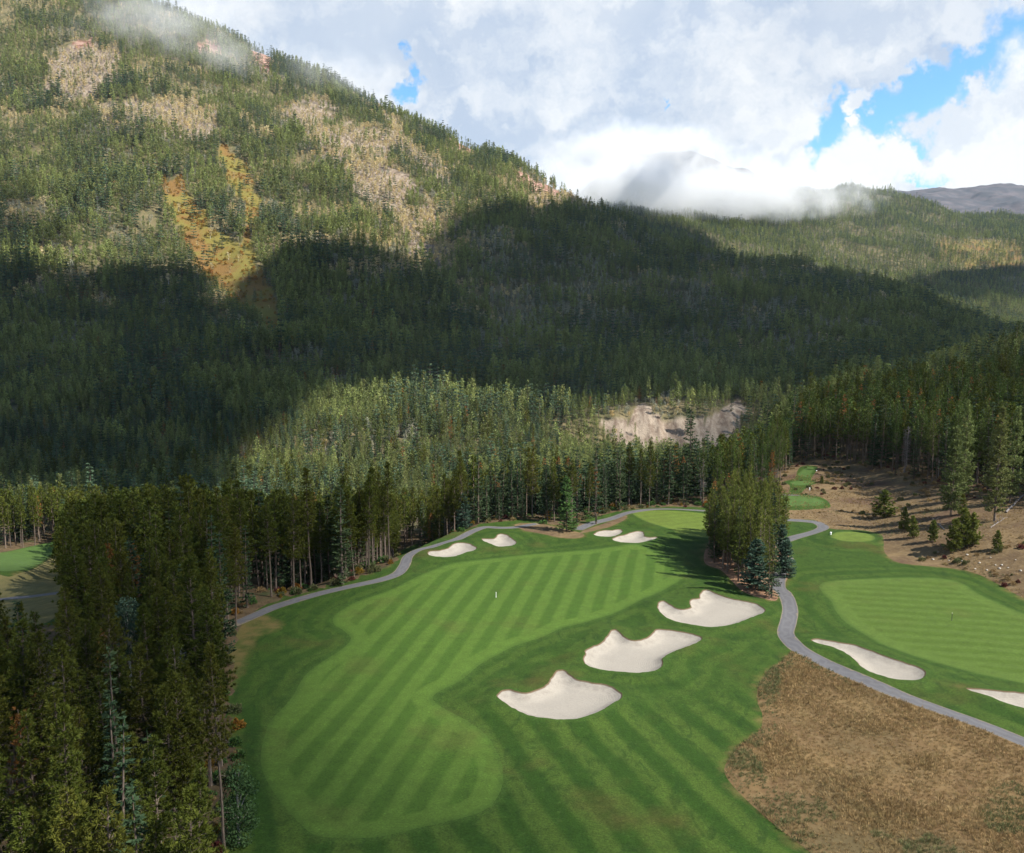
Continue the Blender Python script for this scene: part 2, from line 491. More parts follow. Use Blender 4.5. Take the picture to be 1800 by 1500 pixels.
def sand_mat():
    m, nt, out = new_mat('bunker_sand')
    p = pos(nt)
    e = attr(nt, 'edge')
    rake = mth(nt, 'SINE', mth(nt, 'MULTIPLY', mth(nt, 'ADD', e, mth(nt, 'MULTIPLY', noise(nt, p, 0.5, 2.0), 0.6)), 22.0))
    n1 = noise(nt, p, 0.35, 4.0, 0.6)
    n2 = noise(nt, p, 4.0, 5.0, 0.75)
    c = mixc(nt, n1, (0.222, 0.2, 0.166), (0.268, 0.243, 0.203))
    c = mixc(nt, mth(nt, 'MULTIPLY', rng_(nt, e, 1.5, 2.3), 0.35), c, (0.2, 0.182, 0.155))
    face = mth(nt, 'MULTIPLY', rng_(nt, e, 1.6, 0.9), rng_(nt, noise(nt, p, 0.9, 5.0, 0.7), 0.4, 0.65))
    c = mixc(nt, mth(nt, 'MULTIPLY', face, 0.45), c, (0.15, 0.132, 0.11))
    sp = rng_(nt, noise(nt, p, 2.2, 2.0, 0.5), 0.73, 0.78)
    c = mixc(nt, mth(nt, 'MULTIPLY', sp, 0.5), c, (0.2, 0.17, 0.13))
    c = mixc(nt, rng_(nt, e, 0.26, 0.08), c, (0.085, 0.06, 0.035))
    c = vscale(nt, c, mth(nt, 'ADD', 0.76, mth(nt, 'MULTIPLY', n2, 0.48)))
    h = mth(nt, 'ADD', mth(nt, 'MULTIPLY', rake, 0.25), n2)
    principled(nt, out, c, 0.95, 0.1, h, 0.45, 0.05)
    return m


def path_mat():
    m, nt, out = new_mat('asphalt_path')
    p = pos(nt)
    n1 = noise(nt, p, 0.4, 4.0, 0.6)
    n2 = noise(nt, p, 9.0, 4.0, 0.8)
    e = attr(nt, 'edge')
    c = mixc(nt, n1, (0.060, 0.059, 0.062), (0.092, 0.089, 0.092))
    c = vscale(nt, c, mth(nt, 'ADD', 0.85, mth(nt, 'MULTIPLY', n2, 0.3)))
    cr = nd(nt, 'ShaderNodeTexVoronoi', {'Vector': vmt(nt, 'ADD', p, vscale(nt, noise(nt, p, 0.8, 3.0, 0.6, 0.0, 1), 1.5)), 'Scale': 0.22}, feature='DISTANCE_TO_EDGE').outputs[0]
    c = mixc(nt, mth(nt, 'MULTIPLY', rng_(nt, cr, 0.012, 0.004), 0.55), c, (0.06, 0.055, 0.05))
    tr = rng_(nt, mth(nt, 'ABSOLUTE', mth(nt, 'SUBTRACT', e, 0.6)), 0.3, 0.0)
    c = mixc(nt, mth(nt, 'MULTIPLY', tr, 0.25), c, (0.14, 0.135, 0.135))
    fr = mth(nt, 'ADD', e, mth(nt, 'MULTIPLY', mth(nt, 'SUBTRACT', noise(nt, p, 1.6, 4.0, 0.7), 0.5), 0.5))
    c = mixc(nt, mth(nt, 'MULTIPLY', rng_(nt, fr, 0.2, 0.02), 0.8), c, (0.15, 0.12, 0.075))
    principled(nt, out, c, 0.85, 0.3, n2, 0.3, 0.02)
    return m


def land_mat():
    """forest floor, with meadow, scree and red rock where the ground is bare"""
    m, nt, out = new_mat('mountain_ground')
    p = pos(nt)
    n1 = noise(nt, p, 0.05, 6.0, 0.65)
    n2 = noise(nt, p, 0.5, 5.0, 0.7)
    c = mixc(nt, rng_(nt, n1, 0.35, 0.65), (0.055, 0.056, 0.026), (0.14, 0.115, 0.062))
    ca = nd(nt, 'ShaderNodeAttribute', attribute_name='cover')
    sep = nd(nt, 'ShaderNodeSeparateColor', {0: ca.outputs['Color']})
    md = mixc(nt, rng_(nt, noise(nt, p, 0.016, 5.0, 0.6), 0.42, 0.58), (0.145, 0.085, 0.03), (0.14, 0.118, 0.032))
    md = vscale(nt, md, mth(nt, 'ADD', 0.6, mth(nt, 'MULTIPLY', n2, 0.8)))
    c = mixc(nt, sep.outputs[0], c, md)
    q = vmt(nt, 'MULTIPLY', p, (1.0, 1.0, 0.25))
    g = noise(nt, vmt(nt, 'MULTIPLY', p, (1.0, 0.5, 0.35)), 0.16, 6.0, 0.7, 0.2)
    sd_ = mixc(nt, rng_(nt, g, 0.36, 0.64), (0.12, 0.088, 0.066), (0.26, 0.212, 0.162))
    c = mixc(nt, sep.outputs[1], c, sd_)
    rk = mixc(nt, rng_(nt, noise(nt, p, 0.06, 6.0, 0.7), 0.4, 0.62), (0.13, 0.065, 0.046), (0.30, 0.20, 0.155))
    c = mixc(nt, sep.outputs[2], c, rk)
    far_blue = rng_(nt, nd(nt, 'ShaderNodeSeparateXYZ', {0: p}).outputs[1], 5000.0, 5800.0)  # ground turns blue-grey with distance from the camera
    c = mixc(nt, mth(nt, 'MULTIPLY', far_blue, 0.85), c, mixc(nt, rng_(nt, noise(nt, p, 0.006, 6.0, 0.7), 0.4, 0.6), (0.045, 0.05, 0.066), (0.092, 0.082, 0.095)))
    principled(nt, out, c, 0.95, 0.05, n2, 0.8, 1.0)
    return m


MAT = {
    'rough': rough_mat(),
    'fairway': fairway_mat('striped_fairway', (0.070, 0.124, 0.018), (0.047, 0.094, 0.012), (0.2, 0.98), 3.75, 2.4, 0.4, 0.45, 0.55),
    'fairway2': fairway_mat('striped_fairway_right', (0.074, 0.120, 0.020), (0.061, 0.103, 0.014), (0.975, -0.22), 3.0, 2.6, 0.0, 0.4, 0.9),
    'green': fairway_mat('putting_green', (0.107, 0.150, 0.025), (0.097, 0.137, 0.023), (0.9, 0.4), 3.0, 1.5, 0.0, 0.15, 0.8),
    'green2': fairway_mat('tee_grass', (0.070, 0.122, 0.028), (0.063, 0.112, 0.025), (0.3, 0.95), 3.0, 0.5, 0.0, 0.15, 0.8),
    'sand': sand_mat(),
    'path': path_mat(),
    'dry': soil_mat('dry_fescue_ground', (0.088, 0.054, 0.026), (0.14, 0.093, 0.042), (0.16, 0.115, 0.058), 0.12, 0.8, (0.06, 0.05, 0.024)),
    'bank': soil_mat('dry_bank_ground', (0.075, 0.05, 0.028), (0.135, 0.094, 0.047), (0.165, 0.12, 0.068), 0.16, 0.9, (0.062, 0.036, 0.027)),
    'leftdry': soil_mat('yellowed_grass', (0.10, 0.088, 0.034), (0.145, 0.12, 0.05), (0.085, 0.09, 0.032), 0.3, 0.7),
    'mulch': soil_mat('bark_mulch', (0.15, 0.085, 0.05), (0.22, 0.135, 0.085), (0.09, 0.045, 0.027), 1.2),
    'floor': soil_mat('forest_floor', (0.05, 0.036, 0.02), (0.10, 0.07, 0.038), (0.13, 0.085, 0.05), 0.5, 0.8, (0.035, 0.05, 0.018)),
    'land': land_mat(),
    'pine': leaf_mat('pine_needles', (0.030, 0.040, 0.007), (0.088, 0.108, 0.018), (0.13, 0.105, 0.018), 0.35),
    'island': leaf_mat('island_pine_needles', (0.040, 0.056, 0.012), (0.165, 0.195, 0.042), (0.17, 0.15, 0.03), 0.3),  # needles brightened in colour so the island looks sunlit against the forest
    'pine_lit': leaf_mat('pine_needles_lit', (0.026, 0.045, 0.011), (0.088, 0.132, 0.032), (0.15, 0.14, 0.03), 0.3),  # lit copy of pine for the right-hand stands, sunlight put into the colour
    'spruce': leaf_mat('spruce_needles', (0.018, 0.034, 0.017), (0.055, 0.09, 0.042), (0.075, 0.09, 0.03), 0.4),
    'spruce_blue': leaf_mat('blue_spruce_needles', (0.02, 0.042, 0.028), (0.075, 0.125, 0.085), (0.08, 0.12, 0.08), 0.2),
    'young': leaf_mat('young_spruce_needles', (0.03, 0.068, 0.018), (0.095, 0.175, 0.048), (0.09, 0.16, 0.045), 0.2),
    'rust': leaf_mat('rusty_needles', (0.10, 0.045, 0.014), (0.27, 0.12, 0.032), (0.18, 0.12, 0.04), 0.3),
    'cones': leaf_mat('spruce_cones', (0.15, 0.06, 0.02), (0.36, 0.155, 0.05), (0.3, 0.14, 0.05), 0.3),
    'weed': leaf_mat('green_weeds', (0.05, 0.062, 0.025), (0.125, 0.14, 0.06), (0.16, 0.14, 0.06), 0.6),
    'decid_pale': leaf_mat('blue_green_leaves', (0.03, 0.06, 0.035), (0.115, 0.175, 0.11), (0.09, 0.13, 0.08), 0.2),
    'decid': leaf_mat('broad_leaves', (0.018, 0.042, 0.014), (0.07, 0.12, 0.045), (0.07, 0.10, 0.04), 0.2),
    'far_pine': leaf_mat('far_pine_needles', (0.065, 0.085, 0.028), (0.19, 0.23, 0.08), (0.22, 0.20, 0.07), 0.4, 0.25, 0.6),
    'far_pine_lit': leaf_mat('far_bright_pine_needles', (0.085, 0.11, 0.032), (0.25, 0.295, 0.095), (0.25, 0.24, 0.08), 0.35, 0.25, 0.6),  # brighter copy of far_pine: varied stands, and sunlight put into the colour
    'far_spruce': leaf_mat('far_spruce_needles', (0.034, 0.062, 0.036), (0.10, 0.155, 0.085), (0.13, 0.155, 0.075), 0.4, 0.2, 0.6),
    'aspen': leaf_mat('autumn_aspen_leaves', (0.20, 0.165, 0.085), (0.56, 0.48, 0.27), (0.56, 0.37, 0.12), 0.5, 0.25, 0.5),
    'aspen_pale': leaf_mat('pale_aspen_leaves', (0.12, 0.13, 0.09), (0.34, 0.355, 0.26), (0.36, 0.32, 0.22), 0.5),
    'shrub': leaf_mat('autumn_shrub_leaves', (0.10, 0.065, 0.015), (0.27, 0.18, 0.03), (0.30, 0.10, 0.025), 0.7),
    'red': leaf_mat('red_shrub_leaves', (0.06, 0.02, 0.018), (0.17, 0.055, 0.05), (0.13, 0.08, 0.04), 0.4),
    'straw': leaf_mat('dry_grass_blades', (0.13, 0.082, 0.035), (0.335, 0.23, 0.11), (0.17, 0.155, 0.065), 0.5, 0.2, 0.5),
    'bark': bark_mat('pine_bark', (0.06, 0.048, 0.04), (0.17, 0.13, 0.10)),
    'dead': bark_mat('dead_grey_wood', (0.10, 0.09, 0.085), (0.24, 0.215, 0.205)),
    'birch': bark_mat('pale_aspen_bark', (0.26, 0.25, 0.22), (0.5, 0.48, 0.43)),
}
m, nt, out = new_mat('white_paint'); principled(nt, out, (0.78, 0.78, 0.75), 0.5, 0.4); MAT['white'] = m
m, nt, out = new_mat('black_paint'); principled(nt, out, (0.03, 0.03, 0.03), 0.5, 0.4); MAT['black'] = m
m, nt, out = new_mat('pale_stone')
principled(nt, out, mixc(nt, noise(nt, pos(nt), 2.5, 5.0), (0.26, 0.23, 0.19), (0.5, 0.46, 0.4)), 0.9, 0.2); MAT['stone'] = m


def mesh_obj(name, V, F, mat, parent=None, smooth=False, attrs=None, link=True):
    me = bpy.data.meshes.new(name)
    me.from_pydata([tuple(v) for v in V] if not isinstance(V, list) else V, [], F if isinstance(F, list) else F.tolist())
    for mm in (mat if isinstance(mat, (list, tuple)) else [mat]):
        me.materials.append(mm)
    for k, v in (attrs or {}).items():
        v = np.asarray(v, np.float32)
        if v.ndim == 1:
            a = me.attributes.new(k, 'FLOAT', 'POINT')
            a.data.foreach_set('value', v)
        else:
            a = me.attributes.new(k, 'FLOAT_COLOR', 'POINT')
            a.data.foreach_set('color', v.ravel())
    if smooth:
        me.polygons.foreach_set('use_smooth', np.ones(len(me.polygons), bool))
    o = bpy.data.objects.new(name, me)
    if parent is not None:
        o.parent = parent
    if link:
        col.objects.link(o)
    return o


def tag(o, label=None, cat=None, group=None, kind=None):
    for k, v in (('label', label), ('category', cat), ('group', group), ('kind', kind)):
        if v:
            o[k] = v
    return o


# ------------------------------------------------------------------ mountains, valley and far ridges (one sheet)
PIX_MEADOW = [
    [(272, 292), (300, 330), (325, 322), (330, 350), (362, 380), (372, 405), (404, 420), (440, 452), (470, 500), (480, 592), (462, 585), (440, 545), (400, 520), (352, 472), (330, 420), (312, 390)],
    [(390, 256), (412, 272), (438, 300), (442, 332), (456, 355), (454, 385), (442, 402), (450, 470), (428, 432), (430, 360), (410, 340), (400, 310), (393, 290)],
    [(782, 486), (832, 516), (876, 530), (866, 548), (812, 540)], [(100, 486), (160, 492), (205, 520), (195, 540), (118, 530)],
    [(1210, 462), (1330, 470), (1400, 505), (1300, 512), (1225, 490)], [(1640, 428), (1720, 412), (1800, 425), (1800, 470), (1700, 468), (1650, 452)],
    [(930, 600), (960, 596), (965, 620), (938, 622)], [(1560, 488), (1660, 492), (1655, 500), (1565, 497)],
]
PIX_ASPEN = [
    [(618, 302), (700, 308), (752, 350), (768, 382), (812, 398), (806, 420), (760, 470), (740, 440), (690, 372), (640, 340)],
    [(548, 240), (612, 226), (662, 236), (674, 266), (622, 288), (560, 266)], [(500, 205), (540, 178), (578, 190), (560, 226), (520, 222)],
    [(680, 205), (720, 240), (735, 262), (800, 300), (770, 305), (700, 262)], [(935, 340), (1040, 345), (1060, 366), (950, 372)],
    [(95, 95), (190, 92), (200, 130), (150, 165), (100, 150)], [(185, 185), (330, 180), (320, 235), (200, 225)],
    [(690, 180), (720, 175), (735, 195), (705, 200)], [(340, 190), (380, 200), (385, 235), (350, 232)],
]
PIX_SAND = [[(1058, 742), (1090, 735), (1105, 742), (1118, 716), (1135, 708), (1150, 722), (1165, 738), (1200, 736), (1240, 738), (1275, 715), (1300, 700), (1310, 720),
             (1300, 760), (1270, 800), (1100, 800), (1075, 775)]]
PIX_ROCK = [[(784, 238), (806, 236), (832, 248), (852, 268), (848, 276), (806, 262)], [(345, 72), (372, 76), (392, 96), (370, 102), (350, 92)], [(128, 70), (160, 66), (165, 86), (135, 92)],
            [(902, 292), (935, 310), (1000, 345), (960, 342), (910, 320)], [(440, 80), (480, 100), (475, 130), (450, 115)]]


def inflate(poly, k):
    a = np.array(poly, float)
    m_ = a.mean(0)
    return [tuple(v) for v in m_ + (a - m_) * k]


PIX_ASPEN = [inflate(p, 1.3) for p in PIX_ASPEN]
PIX_MEADOW = [inflate(p, 1.12) for p in PIX_MEADOW[:2]] + PIX_MEADOW[2:]


def soft_regions(px, py, polys, jit=9.0):
    jx, jy = px + jit * fbm(px / 14, py / 14, 71, 3), py + jit * fbm(px / 14, py / 14, 83, 3)
    r = np.zeros(len(px), bool)
    for p in polys:
        r |= inside(jx, jy, p)
    return r


def visible_mask():
    """for each knot of the height table: highest elevation angle of nearer ground in the same column"""
    el = (_ZT - CAM_H) / RY[None]
    return np.maximum.accumulate(el, 1)


ELMAX = visible_mask()


def seen(X, Y, Z, top):
    u = np.clip(X / Y, -1.69, 1.69)
    i = np.clip(((u + 1.7) / 3.4 * (len(RU) - 1)).astype(int), 0, len(RU) - 1)
    j = np.clip((np.log(Y / 240.0) / math.log(9500.0 / 240.0) * (len(RY) - 1)).astype(int) - 2, 0, len(RY) - 1)
    return (Z + top - CAM_H) / Y > ELMAX[i, j] - 0.002


def build_far():
    rows = np.exp(np.linspace(math.log(335.0), math.log(9400.0), 430))
    cols = np.concatenate([np.linspace(-1.6, -0.7, 36)[:-1], np.linspace(-0.7, 0.7, 540), np.linspace(0.7, 1.6, 36)[1:]])
    X = cols[:, None] * rows[None]
    Y = np.broadcast_to(rows[None], X.shape)
    Z = H(X.ravel(), Y.ravel())
    V = np.stack([X.ravel(), Y.ravel(), Z], 1)
    n, k = len(cols), len(rows)
    i, j = np.meshgrid(np.arange(n - 1), np.arange(k - 1), indexing='ij')
    a = (i * k + j).ravel()
    F = np.stack([a, a + k, a + k + 1, a + 1], 1)
    px, py = project(V[:, 0], V[:, 1], V[:, 2])
    c = np.zeros((len(V), 4), np.float32)
    c[:, 3] = 1
    mid = (V[:, 1] > 900)
    c[:, 0] = np.maximum(1.0 * (soft_regions(px, py, PIX_MEADOW[:2], 9) & mid), .7 * (soft_regions(px, py, PIX_MEADOW[2:], 16) & mid))
    c[:, 1] = soft_regions(px, py, PIX_SAND, 6) & (V[:, 1] > 690) & (V[:, 1] < 800)
    c[:, 2] = soft_regions(px, py, PIX_ROCK) & mid
    g = soft_regions(px, py, PIX_ASPEN, 15) & mid & (fbm(V[:, 0] / 38, V[:, 1] / 38, 29, 3) > -.36)
    c[:, 1] = np.maximum(c[:, 1], 0.9 * g)
    high = V[:, 1] > 6000
    c[high, 2] = 0.12 * (fbm(V[high, 0] / 300, V[high, 1] / 300, 8, 4) > -.1)
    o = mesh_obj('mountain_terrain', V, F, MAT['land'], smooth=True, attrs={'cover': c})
    return tag(o, kind='structure')


build_far()

# ------------------------------------------------------------------ the golf course: one triangulation cut along the outlines
def R(ox, oy, s, pts):
    return [(ox + x / s, oy + y / s) for x, y in pts]


def ground_poly(pix, step=0.8, closed=True):
    w = at([p[0] for p in pix], [p[1] for p in pix])
    return spline(w, step, closed)


FAIR1 = [(589, 1473), (551, 1467), (522, 1442), (493, 1409), (471, 1376), (459, 1344), (460, 1316), (467, 1289), (476, 1267), (500, 1242), (516, 1222), (528, 1200),
         (542, 1182), (569, 1162), (600, 1142), (617, 1124), (606, 1110), (588, 1098), (586, 1086), (602, 1072), (633, 1056), (689, 1036), (729, 1016), (764, 1001), (793, 993),
         (853, 984), (920, 976), (1009, 969), (1076, 963), (1124, 962), (1169, 978), (1200, 993), (1210, 1006), (1196, 1020), (1150, 1046), (1089, 1074), (1056, 1086), (1022, 1096), (987, 1104),
         (953, 1120), (909, 1134), (876, 1150), (844, 1168), (810, 1196), (778, 1212), (761, 1224), (767, 1237), (800, 1256), (822, 1268), (856, 1294), (876, 1328), (884, 1354),
         (882, 1383), (867, 1412), (844, 1428), (800, 1441), (733, 1456), (667, 1471)]
FAIR2 = R(1360, 800, 4.0909, [(328, 950), (345, 925), (400, 908), (520, 898), (800, 885), (1100, 882), (1250, 895), (1370, 930), (1450, 985), (1560, 1040), (1800, 1140)]) + \
    [(1880, 1100), (1960, 1160), (1950, 1230), (1880, 1226), (1800, 1203), (1700, 1180), (1600, 1152), (1555, 1135), (1522, 1117), (1498, 1102), (1482, 1090), (1468, 1072), (1462, 1058), (1448, 1044)]
BUNK = {
    'pale sand bunker nearest the camera, with one pointed finger at its back': R(800, 1150, 4.5, [(330, 355), (370, 315), (420, 307), (470, 322), (530, 335), (600, 330), (680, 300), (735, 262), (770, 195), (810, 155), (850, 150), (885, 170), (920, 205), (970, 230), (1060, 250), (1150, 262), (1230, 280), (1300, 325), (1318, 355), (1290, 395), (1200, 450), (1110, 500), (1030, 530), (920, 548), (800, 547), (680, 538), (580, 515), (470, 465), (390, 415), (345, 380)]),
    'pale sand bunker with two lobes, middle of the three beside the striped fairway': R(1000, 880, 4.5, [(125, 1210), (180, 1185), (250, 1150), (300, 1090), (335, 1050), (380, 1048), (415, 1075), (450, 1110), (520, 1132), (590, 1120), (640, 1095), (670, 1055), (720, 1043), (850, 1055), (960, 1075), (1040, 1100), (1057, 1115), (1030, 1145), (920, 1190), (820, 1225), (760, 1260), (745, 1290), (750, 1320)]) + R(800, 1150, 4.5, [(1645, 105), (1600, 155), (1530, 172), (1400, 177), (1250, 165), (1120, 145), (1050, 120), (1012, 80), (1025, 30)]),
    'pale sand bunker in front of the tree island, with a narrow arm to the left': R(1000, 880, 4.5, [(700, 850), (715, 825), (750, 815), (790, 835), (840, 870), (900, 885), (960, 868), (950, 825), (975, 800), (1025, 795), (1035, 760), (1065, 732), (1105, 730), (1160, 755), (1240, 785), (1340, 810), (1460, 832), (1530, 865), (1557, 890), (1520, 920), (1430, 955), (1330, 995), (1220, 1020), (1100, 1028), (990, 1010), (880, 990), (800, 965), (745, 930), (710, 885)]),
    'long leaf shaped white bunker between the right cart path and right fairway': R(1150, 780, 2.769, [(763, 975), (785, 966), (820, 968), (880, 978), (945, 990), (990, 1000), (1040, 1018), (1110, 1045), (1190, 1072), (1270, 1100), (1320, 1125), (1312, 1155), (1270, 1172), (1180, 1165), (1080, 1140), (1010, 1105), (970, 1065), (920, 1030), (860, 1005), (800, 990)]),
    'white bunker cut off by the right edge of the picture': [(1698, 1218), (1721, 1217), (1757, 1221), (1800, 1225), (1850, 1233), (1885, 1255), (1860, 1268), (1800, 1252), (1771, 1244), (1735, 1230)],
    'left one of the two white bunkers beside the left cart path': R(720, 880, 4.5, [(143, 437), (165, 418), (240, 412), (300, 395), (350, 360), (400, 350), (460, 355), (510, 375), (533, 395), (510, 415), (440, 432), (370, 460), (280, 468), (200, 462), (155, 452)]),
    'small bunker with shaded back wall, right one beside the left cart path': R(720, 880, 4.5, [(572, 330), (585, 318), (630, 320), (670, 318), (690, 290), (730, 280), (770, 290), (810, 315), (845, 345), (820, 372), (760, 382), (690, 382), (640, 360), (600, 345)]),
    'small bright bunker before the far green, the farther of that pair': R(1000, 880, 4.5, [(196, 285), (230, 262), (290, 250), (340, 252), (380, 245), (415, 247), (423, 265), (400, 285), (350, 303), (290, 305), (230, 300)]),
    'bright bunker before the far green, the nearer and larger of that pair': R(1000, 880, 4.5, [(338, 322), (380, 302), (450, 285), (510, 265), (570, 260), (598, 275), (600, 300), (640, 308), (695, 306), (700, 315), (660, 330), (600, 345), (540, 355), (450, 352), (380, 343)]),
}
GREEN1 = R(1000, 880, 4.5, [(500, 112), (530, 102), (620, 93), (800, 95), (950, 105), (1080, 120), (1180, 150), (1230, 200), (1240, 270), (1150, 310), (1050, 310), (950, 297), (860, 280), (820, 252), (740, 225), (640, 195), (570, 165), (520, 135)])
GREEN2 = [(1459, 947), (1470, 940), (1490, 938.5), (1515, 940), (1533, 945), (1538, 951), (1528, 956), (1505, 957), (1480, 955), (1466, 951)]
LEFTG = [(-60, 985), (0, 980), (50, 970), (90, 962), (106, 962), (100, 975), (93, 980), (78, 993), (58, 1006), (37, 1013), (0, 1015), (-60, 1012)]
TEES = [[(1372, 892), (1400, 893), (1440, 892), (1450, 887), (1440, 881), (1424, 877), (1395, 875), (1372, 876)],
        [(1388, 852), (1397, 849), (1412, 848), (1425, 850), (1429, 853), (1418, 855), (1400, 856)],
        [(1402, 838), (1412, 828), (1422, 823), (1434, 826), (1428, 833), (1420, 842)]]
TEESUR = [[(1370, 870), (1385, 866), (1388, 856), (1376, 850), (1386, 846), (1398, 842), (1402, 830), (1410, 822), (1436, 823), (1430, 838), (1426, 846), (1436, 852), (1420, 858), (1410, 868), (1440, 875), (1458, 888), (1450, 896), (1370, 896)]]
DRY = [(1393, 1146), (1373, 1163), (1353, 1178), (1338, 1196), (1331, 1216), (1333, 1238), (1340, 1256), (1338, 1280), (1324, 1293), (1298, 1313), (1280, 1336), (1273, 1353), (1280, 1371), (1300, 1394),
       (1318, 1412), (1349, 1440), (1388, 1471), (1430, 1503), (1480, 1545), (1600, 1600), (1900, 1620), (2050, 1500), (1960, 1400), (1880, 1345), (1796, 1306), (1722, 1276), (1644, 1248), (1567, 1221), (1489, 1190), (1434, 1163), (1410, 1148)]
MULCH = [(1238, 988), (1269, 1004), (1298, 1034), (1318, 1046), (1345, 1054), (1362, 1057), (1369, 1048), (1366, 1034), (1380, 1024), (1386, 1012), (1388, 985), (1378, 960), (1340, 945), (1290, 942), (1248, 955)]
BANK = [(1370, 898), (1390, 912), (1430, 914), (1458, 929), (1482, 933), (1520, 934), (1546, 940), (1553, 952), (1555, 971), (1573, 987), (1604, 993), (1678, 1000), (1727, 1013), (1763, 1032), (1800, 1052), (1900, 1100),
        (2050, 1150), (2100, 1000), (2100, 860), (1900, 830), (1700, 826), (1560, 812), (1480, 806), (1400, 812), (1372, 830), (1360, 860)]
LEFTDRY = [(-80, 1016), (0, 1018), (37, 1016), (60, 1009), (80, 996), (95, 985), (112, 970), (110, 1040), (90, 1090), (0, 1095), (-80, 1095)]
EDGEDRY = [(425, 1086), (447, 1084), (470, 1086), (488, 1095), (478, 1108), (452, 1118), (432, 1142), (420, 1175), (406, 1200), (398, 1160), (405, 1120)]
BACKDRY = [(905, 922), (940, 920), (985, 928), (1020, 938), (1024, 946), (990, 946), (950, 938), (920, 932)]
BACKDRY2 = [(1020, 938), (1040, 928), (1070, 918), (1100, 909), (1100, 914), (1080, 923), (1060, 932), (1040, 938)]
PATHS = [
    ('grey asphalt cart path curving past the tree island and dry grass slope', [(1960, 1385), (1880, 1343), (1796, 1304), (1722, 1274), (1644, 1246), (1567, 1219), (1489, 1187), (1434, 1159), (1404, 1143), (1387, 1127), (1381, 1112), (1386, 1093), (1389, 1074), (1385, 1055), (1378, 1042), (1368, 1032), (1372, 1006), (1384, 980)], 2.55),
    ('pale cart path bending round a small lawn behind the tree island', [(1340, 962), (1372, 953), (1400, 944), (1425, 938), (1442, 932), (1447, 926), (1436, 919), (1415, 916), (1385, 914), (1340, 911)], 2.6),
    ('grey cart path along the left forest edge above the striped fairway', [(395, 1104), (425, 1092), (448, 1082), (489, 1065), (556, 1045), (611, 1032), (667, 1020), (698, 1009), (711, 994), (718, 979), (738, 968), (768, 960), (802, 949), (831, 934), (853, 927), (880, 928), (907, 927), (931, 923), (946, 921)], 2.25),
    ('pale cart path climbing behind the far bunkers to the green', [(1015, 932), (1036, 922), (1053, 917), (1075, 912), (1102, 905), (1140, 899), (1180, 897), (1240, 899)], 2.6),
    ('sliver of cart path in the clearing at the far left', [(-60, 1058), (0, 1054), (28, 1051), (75, 1046), (108, 1042)], 2.4),
    ('small gravel pad beside the lower tee', [(1376, 873), (1390, 872.5), (1404, 872.5)], 3.2),
]


def ribbon(line, w):
    t = np.gradient(line, axis=0)
    t /= np.linalg.norm(t, axis=1)[:, None] + 1e-9
    nrm = np.stack([-t[:, 1], t[:, 0]], 1)
    return np.concatenate([line + nrm * w / 2, (line - nrm * w / 2)[::-1]])


REG = []          # (region id, outline, material key, object name, label, category)
for lb, pix in BUNK.items():
    gpz = ground_poly(pix, 0.45)
    gpz = gpz + np.stack([fbm(gpz[:, 0] / .9, gpz[:, 1] / .9, 5, 3), fbm(gpz[:, 0] / .9, gpz[:, 1] / .9, 15, 3)], 1) * .22
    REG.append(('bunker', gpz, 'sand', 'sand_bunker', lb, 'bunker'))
for lb, pix, w in PATHS:
    ln = spline(at([p[0] for p in pix], [p[1] for p in pix]), 0.9, False)
    REG.append(('path', ribbon(ln, w), 'path', 'cart_path', lb, 'path'))
REG.append(('green', ground_poly(GREEN1), 'green', 'putting_green', 'sunlit yellow green putting green beyond the bunkers', 'green'))
REG.append(('green', ground_poly(GREEN2), 'green', 'putting_green', 'small oval green tee at the foot of the dry bank', 'green'))
REG.append(('green', ground_poly(LEFTG), 'green2', 'putting_green', 'raised green glimpsed through the trees at the left edge', 'green'))
for pz, lb in zip(TEES, ('lowest and largest tee lawn up the hollow', 'small oval tee lawn in the middle of the hollow', 'uppermost tee lawn at the end of the hollow')):
    REG.append(('green', ground_poly(pz), 'green2', 'tee_box', lb, 'tee'))
REG.append(('fairway', ground_poly(FAIR1), 'fairway', 'fairway', 'broad fairway mown in diagonal light and dark stripes', 'fairway'))
REG.append(('fairway', ground_poly(FAIR2), 'fairway2', 'fairway', 'right hand fairway mown in fine sideways stripes', 'fairway'))
REG.append(('teesur', ground_poly(TEESUR[0]), 'rough', 'tee_surround', 'dark green grass round the tees up the hollow', 'grass'))
REG.append(('mulch', ground_poly(MULCH), 'mulch', 'mulch_bed', 'reddish bark bed under the island of trees', 'bed'))
REG.append(('dry', ground_poly(DRY), 'dry', 'dry_grass_slope', 'brown fescue slope below the right cart path', 'slope'))
REG.append(('bank', ground_poly(BANK, 1.5), 'bank', 'dry_bank', 'tan cleared bank below the right hand forest', 'bank'))
REG.append(('bank', ground_poly(LEFTDRY), 'leftdry', 'dry_bank', 'tan grass below the green at the left edge', 'bank'))
REG.append(('bank', ground_poly(BACKDRY), 'bank', 'bare_patch', 'tan worn patch between the left cart path and back trees', 'patch'))
REG.append(('bank', ground_poly(BACKDRY2), 'bank', 'bare_patch', 'tan strip beside the path behind the far bunkers', 'patch'))

EDGE_PIX = [(330, 1700), (372, 1540), (392, 1480), (402, 1400), (408, 1300), (403, 1220), (405, 1150), (420, 1108), (440, 1074), (500, 1050), (560, 1034), (620, 1018), (676, 1000), (694, 985), (700, 970), (735, 955), (800, 938), (845, 920), (880, 916), (935, 912), (965, 922), (1012, 926), (1032, 912), (1060, 904), (1110, 896), (1180, 890), (1250, 893), (1330, 890), (1374, 868), (1376, 840), (1400, 816), (1440, 808), (1500, 816), (1570, 836), (1640, 852), (1720, 862), (1800, 874), (1950, 890), (2150, 920)]
EDGE = at([p[0] for p in EDGE_PIX], [p[1] for p in EDGE_PIX])
